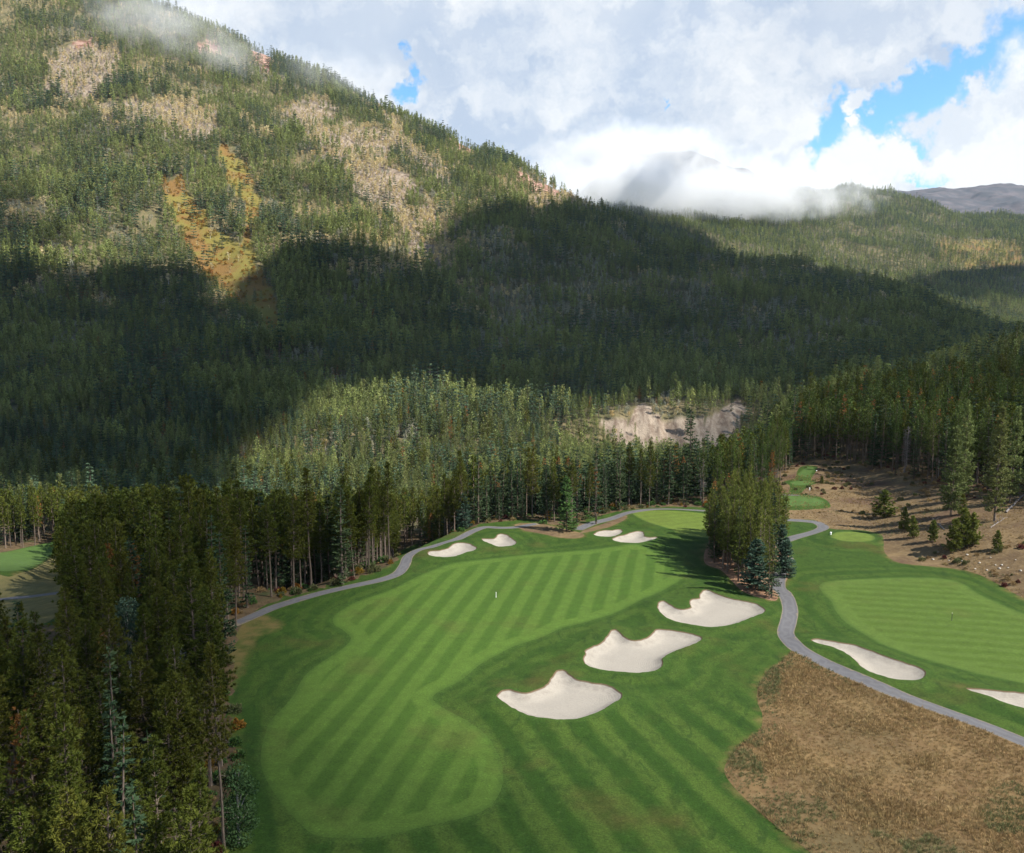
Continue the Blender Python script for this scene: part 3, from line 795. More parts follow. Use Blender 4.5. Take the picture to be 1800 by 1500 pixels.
# everything inside this outline is open ground (no forest)
OPEN = np.concatenate([EDGE, [(260, 100), (260, 20), (-15, 20), (-18, 60)]])
CLEAR_L = at([-260, 0, 50, 112, 118, 100, 0, -260], [972, 968, 962, 954, 1010, 1100, 1104, 1104])

COURSE = {}
LO, HI = np.array([-175.0, 40.0]), np.array([225.0, 335.0])


def build_course():
    rs = np.random.RandomState(4)
    gx, gy = np.meshgrid(np.arange(LO[0], HI[0] + .01, 1.25), np.arange(LO[1], HI[1] + .01, 1.25), indexing='ij')
    pts = np.stack([gx.ravel(), gy.ravel()], 1)
    inn = inside(pts[:, 0], pts[:, 1], OPEN) | inside(pts[:, 0], pts[:, 1], CLEAR_L)
    border = (np.abs(pts - LO).min(1) < 0.6) | (np.abs(HI - pts).min(1) < 0.6)
    coarse = (np.arange(len(pts)) % 7 == 0)
    keep = inn | coarse | border
    pts = pts[keep]
    inner = ~((np.abs(pts - LO).min(1) < 0.6) | (np.abs(HI - pts).min(1) < 0.6))
    pts[inner] += rs.uniform(-.3, .3, (inner.sum(), 2))
    pts = np.clip(pts, LO, HI)
    outl, cons = [], []
    ok = np.ones(len(pts), bool)
    base = 0
    allv, alle = [], []
    for rid, poly, *_ in REG:
        poly = np.clip(poly, LO + 0.5, HI - 0.5)
        # drop near-coincident outline points
        q = [poly[0]]
        for v in poly[1:]:
            if np.hypot(*(v - q[-1])) > 0.25:
                q.append(v)
        poly = np.array(q)
        ok &= seg_dist(pts, poly) > 0.45
        n = len(poly)
        allv.append(poly)
        alle += [(base + i, base + (i + 1) % n) for i in range(n)]
        base += n
        if rid == 'bunker':          # an inner ring just inside the lip
            c = np.roll(poly, -1, 0) - np.roll(poly, 1, 0)
            nr = np.stack([-c[:, 1], c[:, 0]], 1) / (np.linalg.norm(c, axis=1)[:, None] + 1e-9)
            for sgn in (1, -1):
                ring = poly + nr * sgn * 0.22
                ins = inside(ring[:, 0], ring[:, 1], poly)
                if ins.mean() > 0.5:
                    allv.append(ring)
                    base += len(ring)
    allv.append(pts[ok])
    V = np.concatenate(allv)
    res = delaunay_2d_cdt([Vector(v) for v in V.tolist()], alle, [], 0, 1e-3)
    V = np.array([tuple(v) for v in res[0]])
    T = np.array([list(f) for f in res[2]])
    # distance to every outline for shading and shape
    z = H(V[:, 0], V[:, 1])
    edge = np.full(len(V), 99.0)
    cen = V[T].mean(1)
    tri_reg = np.full(len(T), -1)
    dist_in = {}
    mound = np.zeros(len(V))
    for k, (rid, poly, *_) in enumerate(REG):
        m_ = (tri_reg < 0) & inside(cen[:, 0], cen[:, 1], poly)
        tri_reg[m_] = k
        d = seg_dist(V, poly)
        dist_in[k] = d
        if rid in ('bunker', 'fairway', 'green'):
            edge = np.minimum(edge, d)
        ins = inside(V[:, 0], V[:, 1], poly)
        if rid == 'bunker':
            mound = np.maximum(mound, 0.55 * np.exp(-(np.where(ins, 0, d) / 3.2) ** 2))
            vin = ins & (d > 0.02)
            z = z - np.where(vin, 0.14 * np.clip(d / 0.2, 0, 1) + 0.62 * sstep(0.0, 1.9, d), 0)
        if rid == 'green':
            lift = 0.5 if 'raised' not in REG[k][4] else 1.6
            z = z + lift * np.where(ins, 1.0, np.exp(-(d / 3.5) ** 2))
        if rid == 'dry':
            z = z + 0.12 * ins * np.clip(d / 0.3, 0, 1)
    z = z + mound
    forest_d = seg_dist(V, EDGE, False)
    inopen = inside(V[:, 0], V[:, 1], OPEN)
    dry = np.exp(-(forest_d / 3.0) ** 2) * 0.55
    for k, (rid, poly, *_) in enumerate(REG):
        if rid in ('dry', 'bank', 'mulch'):
            dry = np.maximum(dry, 0.62 * np.exp(-(dist_in[k] / 2.2) ** 2))
    ep = ground_poly(EDGEDRY)
    d = seg_dist(V, ep)
    dry = np.maximum(dry, np.where(inside(V[:, 0], V[:, 1], ep), 0.75, 0.75 * np.exp(-(d / 2.0) ** 2)))
    rim = at([1430, 1700, 1800, 1900], [1165, 1215, 1275, 1330])     # the verge above the right path is burnt yellow
    dry = np.maximum(dry, 0.42 * np.exp(-(seg_dist(V, rim, False) / 3.0) ** 2))
    V3 = np.column_stack([V, z])
    COURSE['v'] = V3

    def sub(mask, name, mat, at_edge):
        t = T[mask]
        if not len(t):
            return None
        u, inv = np.unique(t, return_inverse=True)
        return mesh_obj(name, V3[u], inv.reshape(-1, 3), mat, smooth=True, attrs={'edge': at_edge[u], 'dry': dry[u]})
    for k, (rid, poly, mk, nm, lb, ct) in enumerate(REG):
        o = sub(tri_reg == k, nm, MAT[mk], dist_in[k] if rid != 'teesur' else edge)
        if o is None:
            continue
        if rid == 'bunker':
            tag(o, lb, ct, 'sand bunkers of the golf course')
        else:
            tag(o, lb, ct, kind='structure')
    op = inside(cen[:, 0], cen[:, 1], OPEN) | inside(cen[:, 0], cen[:, 1], CLEAR_L)
    tag(sub((tri_reg < 0) & op, 'rough_grass', MAT['rough'], edge), kind='structure')
    tag(sub((tri_reg < 0) & ~op, 'forest_floor', MAT['floor'], edge), kind='structure')


build_course()


def ground_z(p):
    """height of the built course surface (mounds, lifted greens) at points p"""
    V3 = COURSE['v']
    key = np.floor(V3[:, :2] / 2.0).astype(int)
    if 'g' not in COURSE:
        g = {}
        for i, k in enumerate(map(tuple, key)):
            g.setdefault(k, []).append(i)
        COURSE['g'] = {k: V3[v, 2].mean() - H(V3[v, 0].mean(), V3[v, 1].mean()) for k, v in g.items()}
    g = COURSE['g']
    off = np.array([g.get(k, 0.0) for k in map(tuple, np.floor(p[:, :2] / 2.0).astype(int))])
    return H(p[:, 0], p[:, 1]) + off


def build_surround():
    xs = np.concatenate([np.linspace(-900, LO[0], 30), [HI[0]], np.linspace(HI[0], 900, 30)[1:]])
    ys = np.concatenate([np.linspace(-700, LO[1], 26), np.linspace(LO[1], HI[1], 24)[1:]])
    X, Y = np.meshgrid(xs, ys, indexing='ij')
    Z = H(X.ravel(), Y.ravel())
    V = np.stack([X.ravel(), Y.ravel(), Z], 1)
    k = len(ys)
    F = []
    for i in range(len(xs) - 1):
        for j in range(k - 1):
            if xs[i] >= LO[0] - .01 and xs[i + 1] <= HI[0] + .01 and ys[j] >= LO[1] - .01:
                continue
            F.append((i * k + j, (i + 1) * k + j, (i + 1) * k + j + 1, i * k + j + 1))
    tag(mesh_obj('ground', V, F, MAT['floor'], smooth=True), kind='structure')


build_surround()
# ------------------------------------------------------------------ tree shapes
def unit(v):
    return v / (np.linalg.norm(v, axis=-1, keepdims=True) + 1e-9)


class MB:
    def __init__(s):
        s.v, s.f, s.t, s.n = [], [], [], 0

    def add(s, V, F, tone=0.5):
        V = np.asarray(V, float)
        s.v.append(V)
        s.f += (np.asarray(F) + s.n).tolist()
        s.t.append(np.broadcast_to(np.asarray(tone, float), (len(V),)))
        s.n += len(V)

    def kites(s, rs, C, D, L, W, k, spread, tone):
        """k narrow leaf blades from every tuft centre"""
        n = len(C)
        C = np.repeat(C, k, 0)
        d = unit(np.repeat(D, k, 0) + spread * rs.normal(size=(n * k, 3)))
        side = unit(np.cross(d, rs.normal(size=(n * k, 3))))
        ln = L * rs.uniform(.7, 1.25, (n * k, 1))
        w = W * rs.uniform(.7, 1.3, (n * k, 1))
        V = np.stack([C, C + d * ln * .45 + side * w, C + d * ln, C + d * ln * .45 - side * w], 1).reshape(-1, 3)
        F = np.arange(n * k * 4).reshape(-1, 4)
        tn = np.repeat(np.clip(np.repeat(tone, k) + rs.normal(0, .12, n * k), 0, 1), 4)
        s.add(V, F, tn)

    def tube(s, pts, rad, sides, tone=0.5):
        pts, rad = np.asarray(pts, float), np.asarray(rad, float)
        a = np.arange(sides) / sides * 2 * math.pi
        t = unit(np.gradient(pts, axis=0))
        ref = np.where(np.abs(t[:, 2:3]) > .8, [[1., 0, 0]], [[0, 0, 1.]])
        x = unit(np.cross(t, ref))
        y = np.cross(t, x)
        V = pts[:, None] + rad[:, None, None] * (np.cos(a)[None, :, None] * x[:, None] + np.sin(a)[None, :, None] * y[:, None])
        F = []
        for i in range(len(pts) - 1):
            for j in range(sides):
                F.append((i * sides + j, i * sides + (j + 1) % sides, (i + 1) * sides + (j + 1) % sides, (i + 1) * sides + j))
        s.add(V.reshape(-1, 3), F, tone)

    def mesh(s, name, mat):
        me = bpy.data.meshes.new(name)
        me.from_pydata(np.concatenate(s.v).tolist(), [], s.f)
        me.materials.append(mat)
        a = me.attributes.new('tone', 'FLOAT', 'POINT')
        a.data.foreach_set('value', np.concatenate(s.t).astype(np.float32))
        return me


def trunk_mb(rs, h, r0, sides=6, segs=8, top=0.97, bend=0.012, twigs=0, t0=0.1, t1=0.6, twl=1.2):
    mb = MB()
    z = np.linspace(0, h * top, segs)
    w = np.cumsum(rs.normal(0, bend * h / segs * 2.2, (segs, 2)), 0)
    w -= w[0]
    pts = np.column_stack([w, z])
    rad = r0 * (1 - z / h) ** 0.75 + 0.012
    rad[0] *= 1.25
    mb.tube(pts, rad, sides)
    for _ in range(twigs):
        zz = rs.uniform(t0, t1) * h
        az = rs.uniform(0, 2 * math.pi)
        c = np.array([np.interp(zz, z, pts[:, 0]), np.interp(zz, z, pts[:, 1]), zz])
        d = np.array([math.cos(az), math.sin(az), rs.uniform(-.3, .25)])
        L = rs.uniform(.4, 1.0) * twl
        mb.tube([c, c + d * L * .5, c + d * L + [0, 0, -.1 * L]], [.03, .02, .008], 3)
    return mb, (lambda q: np.column_stack([np.interp(q, z, pts[:, 0]), np.interp(q, z, pts[:, 1]), q]))


def pine(seed, h=18.5, cb=0.42, wid=2.1, nb=125, sp=0.34, k=22, L=0.38, W=0.034, twigs=10, sides=6, tuftmax=9):
    rs = np.random.RandomState(seed)
    tr, ax = trunk_mb(rs, h, 0.0085 * h, sides, 9 if sides > 4 else 4, 0.97, 0.012, twigs, .12, cb + .12, 1.5)
    zs = np.sort(rs.uniform(cb, 0.985, nb)) * h
    t = (zs / h - cb) / (1 - cb)
    az = np.cumsum(rs.uniform(1.6, 3.2, nb))
    ln = wid * np.minimum(1, 0.55 + 2.2 * t) * np.clip(1 - t, 0.04, 1) ** 0.62 * rs.uniform(.55, 1.2, nb)
    el = np.interp(t, [0, .5, 1], [-.12, .32, 1.1]) + rs.normal(0, .15, nb)
    out = MB()
    C, D, T = [], [], []
    org = ax(zs)
    for i in range(nb):
        hd = np.array([math.cos(az[i]), math.sin(az[i]), 0])
        up = np.array([0, 0, 1.0])
        lat = np.array([-hd[1], hd[0], 0])
        n = int(np.clip(ln[i] * 0.75 / sp + 1, 1, tuftmax))
        bt = rs.uniform(.2, .8)
        for s_ in np.linspace(0.35, 1.0, n) if n > 1 else [0.7]:
            q = org[i] + hd * ln[i] * s_ * math.cos(el[i]) + up * ln[i] * (s_ * math.sin(el[i]) + .18 * s_ * s_)
            q = q + lat * rs.normal(0, .2) * ln[i] * s_ + rs.normal(0, .08, 3)
            C.append(q)
            D.append(hd * .8 + up * .75)
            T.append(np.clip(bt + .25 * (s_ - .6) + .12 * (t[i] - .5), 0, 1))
        if sides > 4:
            tr.tube([org[i], org[i] + (hd * math.cos(el[i]) + up * math.sin(el[i])) * ln[i] * .8], [.035, .01], 3)
    out.kites(rs, np.array(C), np.array(D), L, W, k, .62, np.array(T))
    return out, tr


def spruce(seed, h=17.0, cb=0.05, wid=2.0, nb=120, sp=0.38, L=0.55, W=0.10, k=2, sides=6, power=0.85, droop=0.25):
    rs = np.random.RandomState(seed)
    tr, ax = trunk_mb(rs, h, 0.010 * h, sides, 8 if sides > 4 else 4, 0.97, .006, 4 if sides > 4 else 0, .02, .2, 1.0)
    t = np.sort(rs.uniform(0, 0.985, nb))
    whorl = np.round(t * nb / 6) / (nb / 6)
    t = np.clip(whorl + rs.normal(0, .006, nb), 0, .99)
    zs = (cb + (1 - cb) * t) * h
    az = rs.uniform(0, 2 * math.pi, nb)
    ln = wid * np.clip(1 - t, .03, 1) ** power * np.minimum(1, .7 + 2.5 * t) * rs.uniform(.7, 1.15, nb)
    out = MB()
    C, D, T = [], [], []
    org = ax(zs)
    for i in range(nb):
        hd = np.array([math.cos(az[i]), math.sin(az[i]), 0])
        lat = np.array([-hd[1], hd[0], 0])
        up = np.array([0, 0, 1.0])
        dr = droop * (1 - t[i]) - .55 * t[i] ** 2
        n = int(np.clip(ln[i] / sp + 1, 1, 9))
        bt = rs.uniform(.2, .75)
        for s_ in np.linspace(0.15, .95, n) if n > 1 else [0.5]:
            q = org[i] + hd * ln[i] * s_ + up * ln[i] * (-dr * s_ + .22 * s_ ** 3)
            for sg in (-1, 0, 1) if s_ > .8 or n < 2 else (-1, 1):
                C.append(q)
                D.append(hd * (.9 if sg else 1.4) + lat * sg * .9 + up * (-.12 + .2 * s_))
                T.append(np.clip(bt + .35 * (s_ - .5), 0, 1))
        if sides > 4 and ln[i] > .5:
            tr.tube([org[i], org[i] + (hd - up * dr * .6) * ln[i] * .75], [.03, .01], 3)
    out.kites(rs, np.array(C), np.array(D), L, W, k, .22, np.array(T))
    # leader shoot
    out.kites(rs, np.array([[0, 0, h * .955]]) + ax(np.array([h * .955]))[:, :] * [1, 1, 0], np.array([[0, 0, 1.0]]), h * .045, .06, 3, .08, np.array([.6]))
    return out, tr


def cone_top(seed, h, n=90, L=.28, W=.06, wid=.9):
    rs = np.random.RandomState(seed)
    t = rs.uniform(0, 1, n) ** .8
    az = rs.uniform(0, 6.283, n)
    r = wid * (1 - t) * rs.uniform(.45, 1.1, n) + .05
    C = np.column_stack([r * np.cos(az), r * np.sin(az), h * (.86 + .13 * t)])
    out = MB()
    out.kites(rs, C, np.column_stack([np.cos(az) * .3, np.sin(az) * .3, -np.ones(n)]), L, W, 3, .35, rs.uniform(.2, .9, n))
    return out


def broadleaf(seed, h=9.0, rad=2.0, cb=.25, nclump=16, per=70, L=.32, W=.12, sides=6, fill=.55):
    rs = np.random.RandomState(seed)
    tr, ax = trunk_mb(rs, h * .85, .014 * h, sides, 7 if sides > 4 else 3, .97, .02)
    out = MB()
    C = []
    zc = h * (cb + 1) / 2
    for i in range(nclump):
        d = unit(rs.normal(size=3)) * rs.uniform(.35, 1.0) ** .6
        p = np.array([d[0] * rad * .8, d[1] * rad * .8, zc + d[2] * h * (1 - cb) * .42])
        g = unit(rs.normal(size=(per, 3))) * (rs.uniform(.3, 1, (per, 1)) ** .5) * rad * fill * rs.uniform(.7, 1.2)
        C.append(p + g * [1, 1, .9])
        if sides > 4:
            b = ax(np.array([p[2] * .6]))[0]
            tr.tube([b, (b + p) / 2 + [0, 0, .2], p], [.05, .03, .012], 4)
    C = np.concatenate(C)
    tone = np.repeat(rs.uniform(.25, .75, nclump), per) + rs.normal(0, .12, len(C))
    out.kites(rs, C, np.tile([[0, 0, .1]], (len(C), 1)), L, W, 1, 1.0, np.clip(tone, 0, 1))
    return out, tr


def bush(seed, h=1.4, rad=.9, n=140, L=.3, W=.08):
    rs = np.random.RandomState(seed)
    d = unit(rs.normal(size=(n, 3)))
    d[:, 2] = np.abs(d[:, 2])
    rr = rs.uniform(.35, 1, (n, 1)) ** .6 * (1 + .25 * np.sin(d[:, :1] * 5 + seed))
    out = MB()
    out.kites(rs, d * rr * [rad, rad, h * .8] + [0, 0, .05 * h], d * .8 + [0, 0, .6], L, W, 4, .6, rs.uniform(.15, .9, n))
    return out


def two_slot(name, crown, trunk, cm, tm):
    """crown and trunk of one far tree as a single small mesh (for the masses of far forest only)"""
    me = bpy.data.meshes.new(name)
    V = np.concatenate(crown.v + (trunk.v if trunk else []))
    off = crown.n
    F = crown.f + ([tuple(np.array(f) + off) for f in trunk.f] if trunk else [])
    me.from_pydata(V.tolist(), [], [tuple(int(i) for i in f) for f in F])
    me.materials.append(cm)
    if trunk:
        me.materials.append(tm)
        mi = np.zeros(len(F), np.int32)
        mi[len(crown.f):] = 1
        me.polygons.foreach_set('material_index', mi)
    a = me.attributes.new('tone', 'FLOAT', 'POINT')
    a.data.foreach_set('value', np.concatenate(crown.t + (trunk.t if trunk else [])).astype(np.float32))
    return bpy.data.objects.new(name, me)


# shared shapes for single trees: list of (parts) where a part is (name, mesh)
def proto(name, crown, trunk, cm, tm, extra=()):
    return [('trunk', trunk.mesh(name + '_trunk', MAT[tm])), ('crown', crown.mesh(name + '_crown', MAT[cm]))] + [(n_, b.mesh(name + '_' + n_, MAT[m_])) for n_, b, m_ in extra]


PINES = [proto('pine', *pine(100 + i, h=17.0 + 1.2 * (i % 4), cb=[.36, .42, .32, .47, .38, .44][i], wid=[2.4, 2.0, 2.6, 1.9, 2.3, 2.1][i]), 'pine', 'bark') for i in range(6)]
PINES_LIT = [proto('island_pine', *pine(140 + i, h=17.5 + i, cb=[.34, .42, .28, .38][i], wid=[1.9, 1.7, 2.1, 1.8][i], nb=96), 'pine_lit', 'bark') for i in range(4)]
PINES_ISL = [proto('island_pine', *pine(150 + i, h=17.5 + i, cb=[.26, .34, .22, .30][i], wid=[2.1, 1.9, 2.3, 2.0][i], nb=96), 'island', 'bark') for i in range(4)]
PINES_FULL = [proto('full_pine', *pine(160 + i, h=20 + i, cb=.08, wid=2.9, nb=230, k=10, L=.5, W=.085), 'far_pine', 'bark') for i in range(3)]  # brighter far needle colour stands in for sunlight on the bank pines
YOUNG_PINES = [proto('young_pine', *pine(170 + i, h=5.0, cb=.06, wid=1.5, nb=90, sp=.28, L=.34, W=.05, twigs=0), 'island', 'bark') for i in range(3)]
RUSTY = [proto('rusty_pine', *pine(180 + i, h=17, cb=.4, wid=1.8, nb=58), 'rust', 'bark') for i in range(2)]


def dead_tree(seed, h=15):
    rs = np.random.RandomState(seed)
    tr, ax = trunk_mb(rs, h, .1, 6, 9, .97, .012)
    br = MB()
    for _ in range(150):
        z = rs.uniform(.25, .97) * h
        az = rs.uniform(0, 6.283)
        L = (1 - z / h) ** .6 * 1.9 * rs.uniform(.4, 1.1) + .15
        c = ax(np.array([z]))[0]
        d = np.array([math.cos(az), math.sin(az), rs.uniform(-.25, .3)])
        br.tube([c, c + d * L * .6, c + d * L + [0, 0, .1]], [.028, .02, .008], 3)
        for _ in range(4):
            s_ = rs.uniform(.3, 1)
            e = c + d * L * s_
            dd = unit(d + rs.normal(0, .7, 3))
            br.tube([e, e + dd * L * .35], [.014, .006], 3)
    return [('trunk', tr.mesh('dead_trunk', MAT['dead'])), ('branches', br.mesh('dead_branches', MAT['dead']))]


DEAD = [dead_tree(190 + i) for i in range(2)]
SPRUCES = [proto('spruce', *spruce(200 + i, h=16 + 1.5 * i, wid=[2.0, 1.7, 2.2, 1.6][i], nb=[130, 125, 140, 120][i]), 'spruce', 'bark') for i in range(4)]
SPRUCES_CONE = [proto('coned_spruce', *spruce(220 + i, h=17 + i, wid=1.8, nb=130), 'spruce', 'bark', [('cone_cluster', cone_top(230 + i, 17 + i), 'cones')]) for i in range(2)]
BLUE = [proto('blue_spruce', *spruce(240 + i, h=8.5, wid=2.5, nb=190, L=.5, W=.085, k=3, power=.7), 'spruce_blue', 'bark') for i in range(2)]
YOUNG = [proto('young_spruce', *spruce(250, h=11.5, wid=2.6, nb=170, L=.42, W=.085, k=3, power=.75), 'young', 'bark')]
DECID = [proto('broadleaf', *broadleaf(260 + i, h=9 + i, rad=2.1, nclump=22, per=110, L=.26, W=.10), 'decid_pale', 'birch') for i in range(2)]


DECID_LOW = proto('low_broadleaf', *broadleaf(270, h=9.5, rad=2.0, cb=.02, nclump=30, per=120, L=.26, W=.10), 'decid', 'birch')


def add_tree(pr, name, X, Y, scale=1.0, wide=None, label=None, cat='tree', group=None, rz=None, tilt=0.02, dz=-0.12):
    global _seedt
    _seedt += 1
    rs = np.random.RandomState(_seedt)
    e = bpy.data.objects.new(name, None)
    e.empty_display_size = 0.5
    e.location = (X, Y, float(H(X, Y)) + dz)
    e.rotation_euler = (rs.normal(0, tilt), rs.normal(0, tilt), rs.uniform(0, 6.283) if rz is None else rz)
    w = scale * rs.uniform(.88, 1.12) if wide is None else wide
    e.scale = (w, w, scale)
    col.objects.link(e)
    for pn, me in pr:
        o = bpy.data.objects.new(pn, me)
        o.parent = e
        col.objects.link(o)
    return tag(e, label, cat, group)


_seedt = 0

# ------------------------------------------------------------------ masses of forest: points carrying far tree shapes
_fc = [0]


def far_collection(objs):
    _fc[0] += 1
    c = bpy.data.collections.new('tree_shapes_%d' % _fc[0])
    for o in objs:
        c.objects.link(o)
    return c


def mass(name, Pts, var, rot, scl, objs, label, cat):
    me = bpy.data.meshes.new(name)
    me.from_pydata(Pts.tolist(), [], [])
    a = me.attributes.new('variant', 'INT', 'POINT')
    a.data.foreach_set('value', var.astype(np.int32))
    a = me.attributes.new('turn', 'FLOAT_VECTOR', 'POINT')
    a.data.foreach_set('vector', rot.astype(np.float32).ravel())
    a = me.attributes.new('size', 'FLOAT_VECTOR', 'POINT')
    a.data.foreach_set('vector', scl.astype(np.float32).ravel())
    o = bpy.data.objects.new(name, me)
    col.objects.link(o)
    ng = bpy.data.node_groups.new(name + '_scatter', 'GeometryNodeTree')
    ng.interface.new_socket('Geometry', in_out='INPUT', socket_type='NodeSocketGeometry')
    ng.interface.new_socket('Geometry', in_out='OUTPUT', socket_type='NodeSocketGeometry')
    gi, go = ng.nodes.new('NodeGroupInput'), ng.nodes.new('NodeGroupOutput')
    ci = ng.nodes.new('GeometryNodeCollectionInfo')
    ci.inputs['Collection'].default_value = far_collection(objs)
    ci.inputs['Separate Children'].default_value = True
    ci.inputs['Reset Children'].default_value = True
    ip = ng.nodes.new('GeometryNodeInstanceOnPoints')
    ip.inputs['Pick Instance'].default_value = True

    def na(nm, ty):
        n = ng.nodes.new('GeometryNodeInputNamedAttribute')
        n.data_type = ty
        n.inputs['Name'].default_value = nm
        return n.outputs[0]
    ng.links.new(gi.outputs[0], ip.inputs['Points'])
    ng.links.new(ci.outputs[0], ip.inputs['Instance'])
    ng.links.new(na('variant', 'INT'), ip.inputs['Instance Index'])
    ng.links.new(na('turn', 'FLOAT_VECTOR'), ip.inputs['Rotation'])
    ng.links.new(na('size', 'FLOAT_VECTOR'), ip.inputs['Scale'])
    ng.links.new(ip.outputs[0], go.inputs[0])
    md = o.modifiers.new('scatter', 'NODES')
    md.node_group = ng
    return tag(o, label, cat, kind='stuff')


_shape_n = [0]


def shapes(lst):
    """lst of (crown, trunk, crown material, trunk material); names sort in list order"""
    r = []
    for c, t, cm, tm in lst:
        _shape_n[0] += 1
        r.append(two_slot('tree_shape_%03d' % _shape_n[0], c, t, MAT[cm], MAT[tm]))
    return r


def scatter(x0, x1, y0, y1, sp, rs, jit=.75):
    gx, gy = np.meshgrid(np.arange(x0, x1, sp), np.arange(y0, y1, sp), indexing='ij')
    gx = gx + (np.arange(gx.shape[1]) % 2)[None] * sp / 2
    p = np.stack([gx.ravel(), gy.ravel()], 1)
    return p + rs.uniform(-jit, jit, p.shape) * sp * .5


def tr_arrays(rs, n, s0, s1, wv=.12):
    rot = np.column_stack([rs.normal(0, .02, n), rs.normal(0, .02, n), rs.uniform(0, 6.283, n)])
    s = rs.uniform(s0, s1, n)
    w = s * rs.uniform(1 - wv, 1 + wv, n)
    return rot, np.column_stack([w, w, s])


def near_forest():
    rs = np.random.RandomState(77)
    p = scatter(-190, 240, 46, 340, 3.3, rs, .95)
    fo = ~inside(p[:, 0], p[:, 1], OPEN) & ~inside(p[:, 0], p[:, 1], CLEAR_L)
    ed = seg_dist(p, EDGE, False)
    # stand beside the camera: nothing closer than this, it would hide the view
    fo &= (p[:, 1] > 50) & (np.abs(p[:, 0] / p[:, 1]) < .74) & (ed > .5)
    p, ed = p[fo], ed[fo]
    z = H(p[:, 0], p[:, 1])
    hgt = rs.uniform(.86, 1.1, len(p))
    tpx, tpy = project(p[:, 0], p[:, 1], z + 18 * hgt)
    # the opening at the left edge stays in sight
    hide = (tpx < 104) & (tpy < 1050) & (p[:, 1] < 172) & (p[:, 0] < 0)
    left = p[:, 0] < 40
    hide |= (p[:, 0] > 60) & (p[:, 1] < 180)
    bx, by = project(p[:, 0], p[:, 1], z)
    hide |= (np.abs(bx - 232) < 34) & (p[:, 1] > 84) & (p[:, 1] < 114)
    hide |= (bx > 396) & (p[:, 1] < 92) & (p[:, 0] < 0)
    thin = rs.uniform(size=len(p)) < np.where(left, .1, .08)
    k = ~hide & ~thin
    return p[k], ed[k], hgt[k], rs


NF, NED, NH, _rs = near_forest()
bpx, bpy_ = project(NF[:, 0], NF[:, 1], H(NF[:, 0], NF[:, 1]))
u_ = _rs.uniform(size=len(NF))
# kinds: spruces gather behind the far green, pines elsewhere
sp_p = np.where((bpx > 840) & (bpx < 1240), .72, np.where(bpx > 1240, .2, .10))
kind = np.where(u_ < sp_p, 1, 0)
kind[(u_ > .975)] = 2
kind[(u_ > .955) & (u_ <= .975)] = 3
score = (1 / NF[:, 1]) * np.where(NED < 4.5, 1.35, np.where(NED < 9, .95, .62)) * np.where(NF[:, 1] < 62, .55, 1)
score[(bpx > 1830) | (bpx < -40)] *= .4
single = np.zeros(len(NF), bool)
for kk, lim in ((0, 228), (1, 75), (2, 14), (3, 14)):
    idx = np.where(kind == kk)[0]
    idx = idx[np.argsort(-score[idx])][:lim]
    single[idx] = True


def label_for(kk, i):
    x, y, e = NF[i, 0], NF[i, 1], NED[i]
    if x > 40:
        where = ('at the forest edge above the tan bank', 'above the bank') if e < 8 else ('inside the forest on the right hillside', 'right hillside')
    elif bpx[i] > 840:
        where = ('in the front row behind the far green', 'behind the green') if e < 6 else ('in the stand behind the far green', 'far stand')
    elif y > 128:
        seg = 0 if bpx[i] < 560 else 1 if bpx[i] < 700 else 2
        where = (('where the left cart path comes out of the trees', 'along the straight of the left cart path', 'behind the two bunkers of the left cart path')[seg], 'cart path row %s' % 'abc'[seg]) if e < 7 else ('deep in the stand above the left cart path', 'cart path stand')
    elif e < 7 and y > 100:
        where = ('on the stand edge between dry fringe and cart path', 'dry fringe edge')
    elif e < 7:
        where = ('on the stand edge beside the near fairway', 'near fairway edge')
    else:
        where = ('in the lowest left rows nearest the camera', 'nearest rows') if y < 82 else ('in the middle of the thick lower left stand', 'lower left stand') if y < 108 else ('between the lower left stand and the left edge clearing', 'clearing stand')
    nm = {0: ('tall olive green pine', 'pines'), 1: ('dark green pointed spruce', 'spruces'), 2: ('rust brown dying pine', 'rusty pines'), 3: ('bare grey dead conifer', 'dead conifers')}[kk]
    return nm[0] + ' ' + where[0], nm[1] + ' ' + where[1]


for i in np.where(single)[0]:
    kk = kind[i]
    lb, gr = label_for(kk, i)
    s = NH[i] * (.84 if 840 < bpx[i] < 1400 else 1.0) * (1.0 if NF[i, 1] > 120 else .92 + .16 * ((i * 7919) % 13) / 13)
    if kk == 0:
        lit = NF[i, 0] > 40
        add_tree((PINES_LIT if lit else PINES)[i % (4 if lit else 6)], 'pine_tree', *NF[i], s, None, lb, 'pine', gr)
    elif kk == 1:
        pr = SPRUCES_CONE[i % 2] if (i % 4 == 0 and 840 < bpx[i] < 1240) else SPRUCES[i % 4]
        if pr in SPRUCES_CONE:
            lb, gr = lb.replace('pointed spruce', 'spruce topped with orange cones'), 'coned ' + gr
        add_tree(pr, 'spruce_tree', *NF[i], s * (.75 if NED[i] < 3 and i % 3 == 0 else 1.0), None, lb, 'spruce', gr)
    elif kk == 2:
        add_tree(RUSTY[i % 2], 'rusty_pine', *NF[i], s * .9, None, lb, 'pine', gr)
    else:
        add_tree(DEAD[i % 2], 'dead_tree', *NF[i], s * .95, None, lb, 'dead tree', gr)

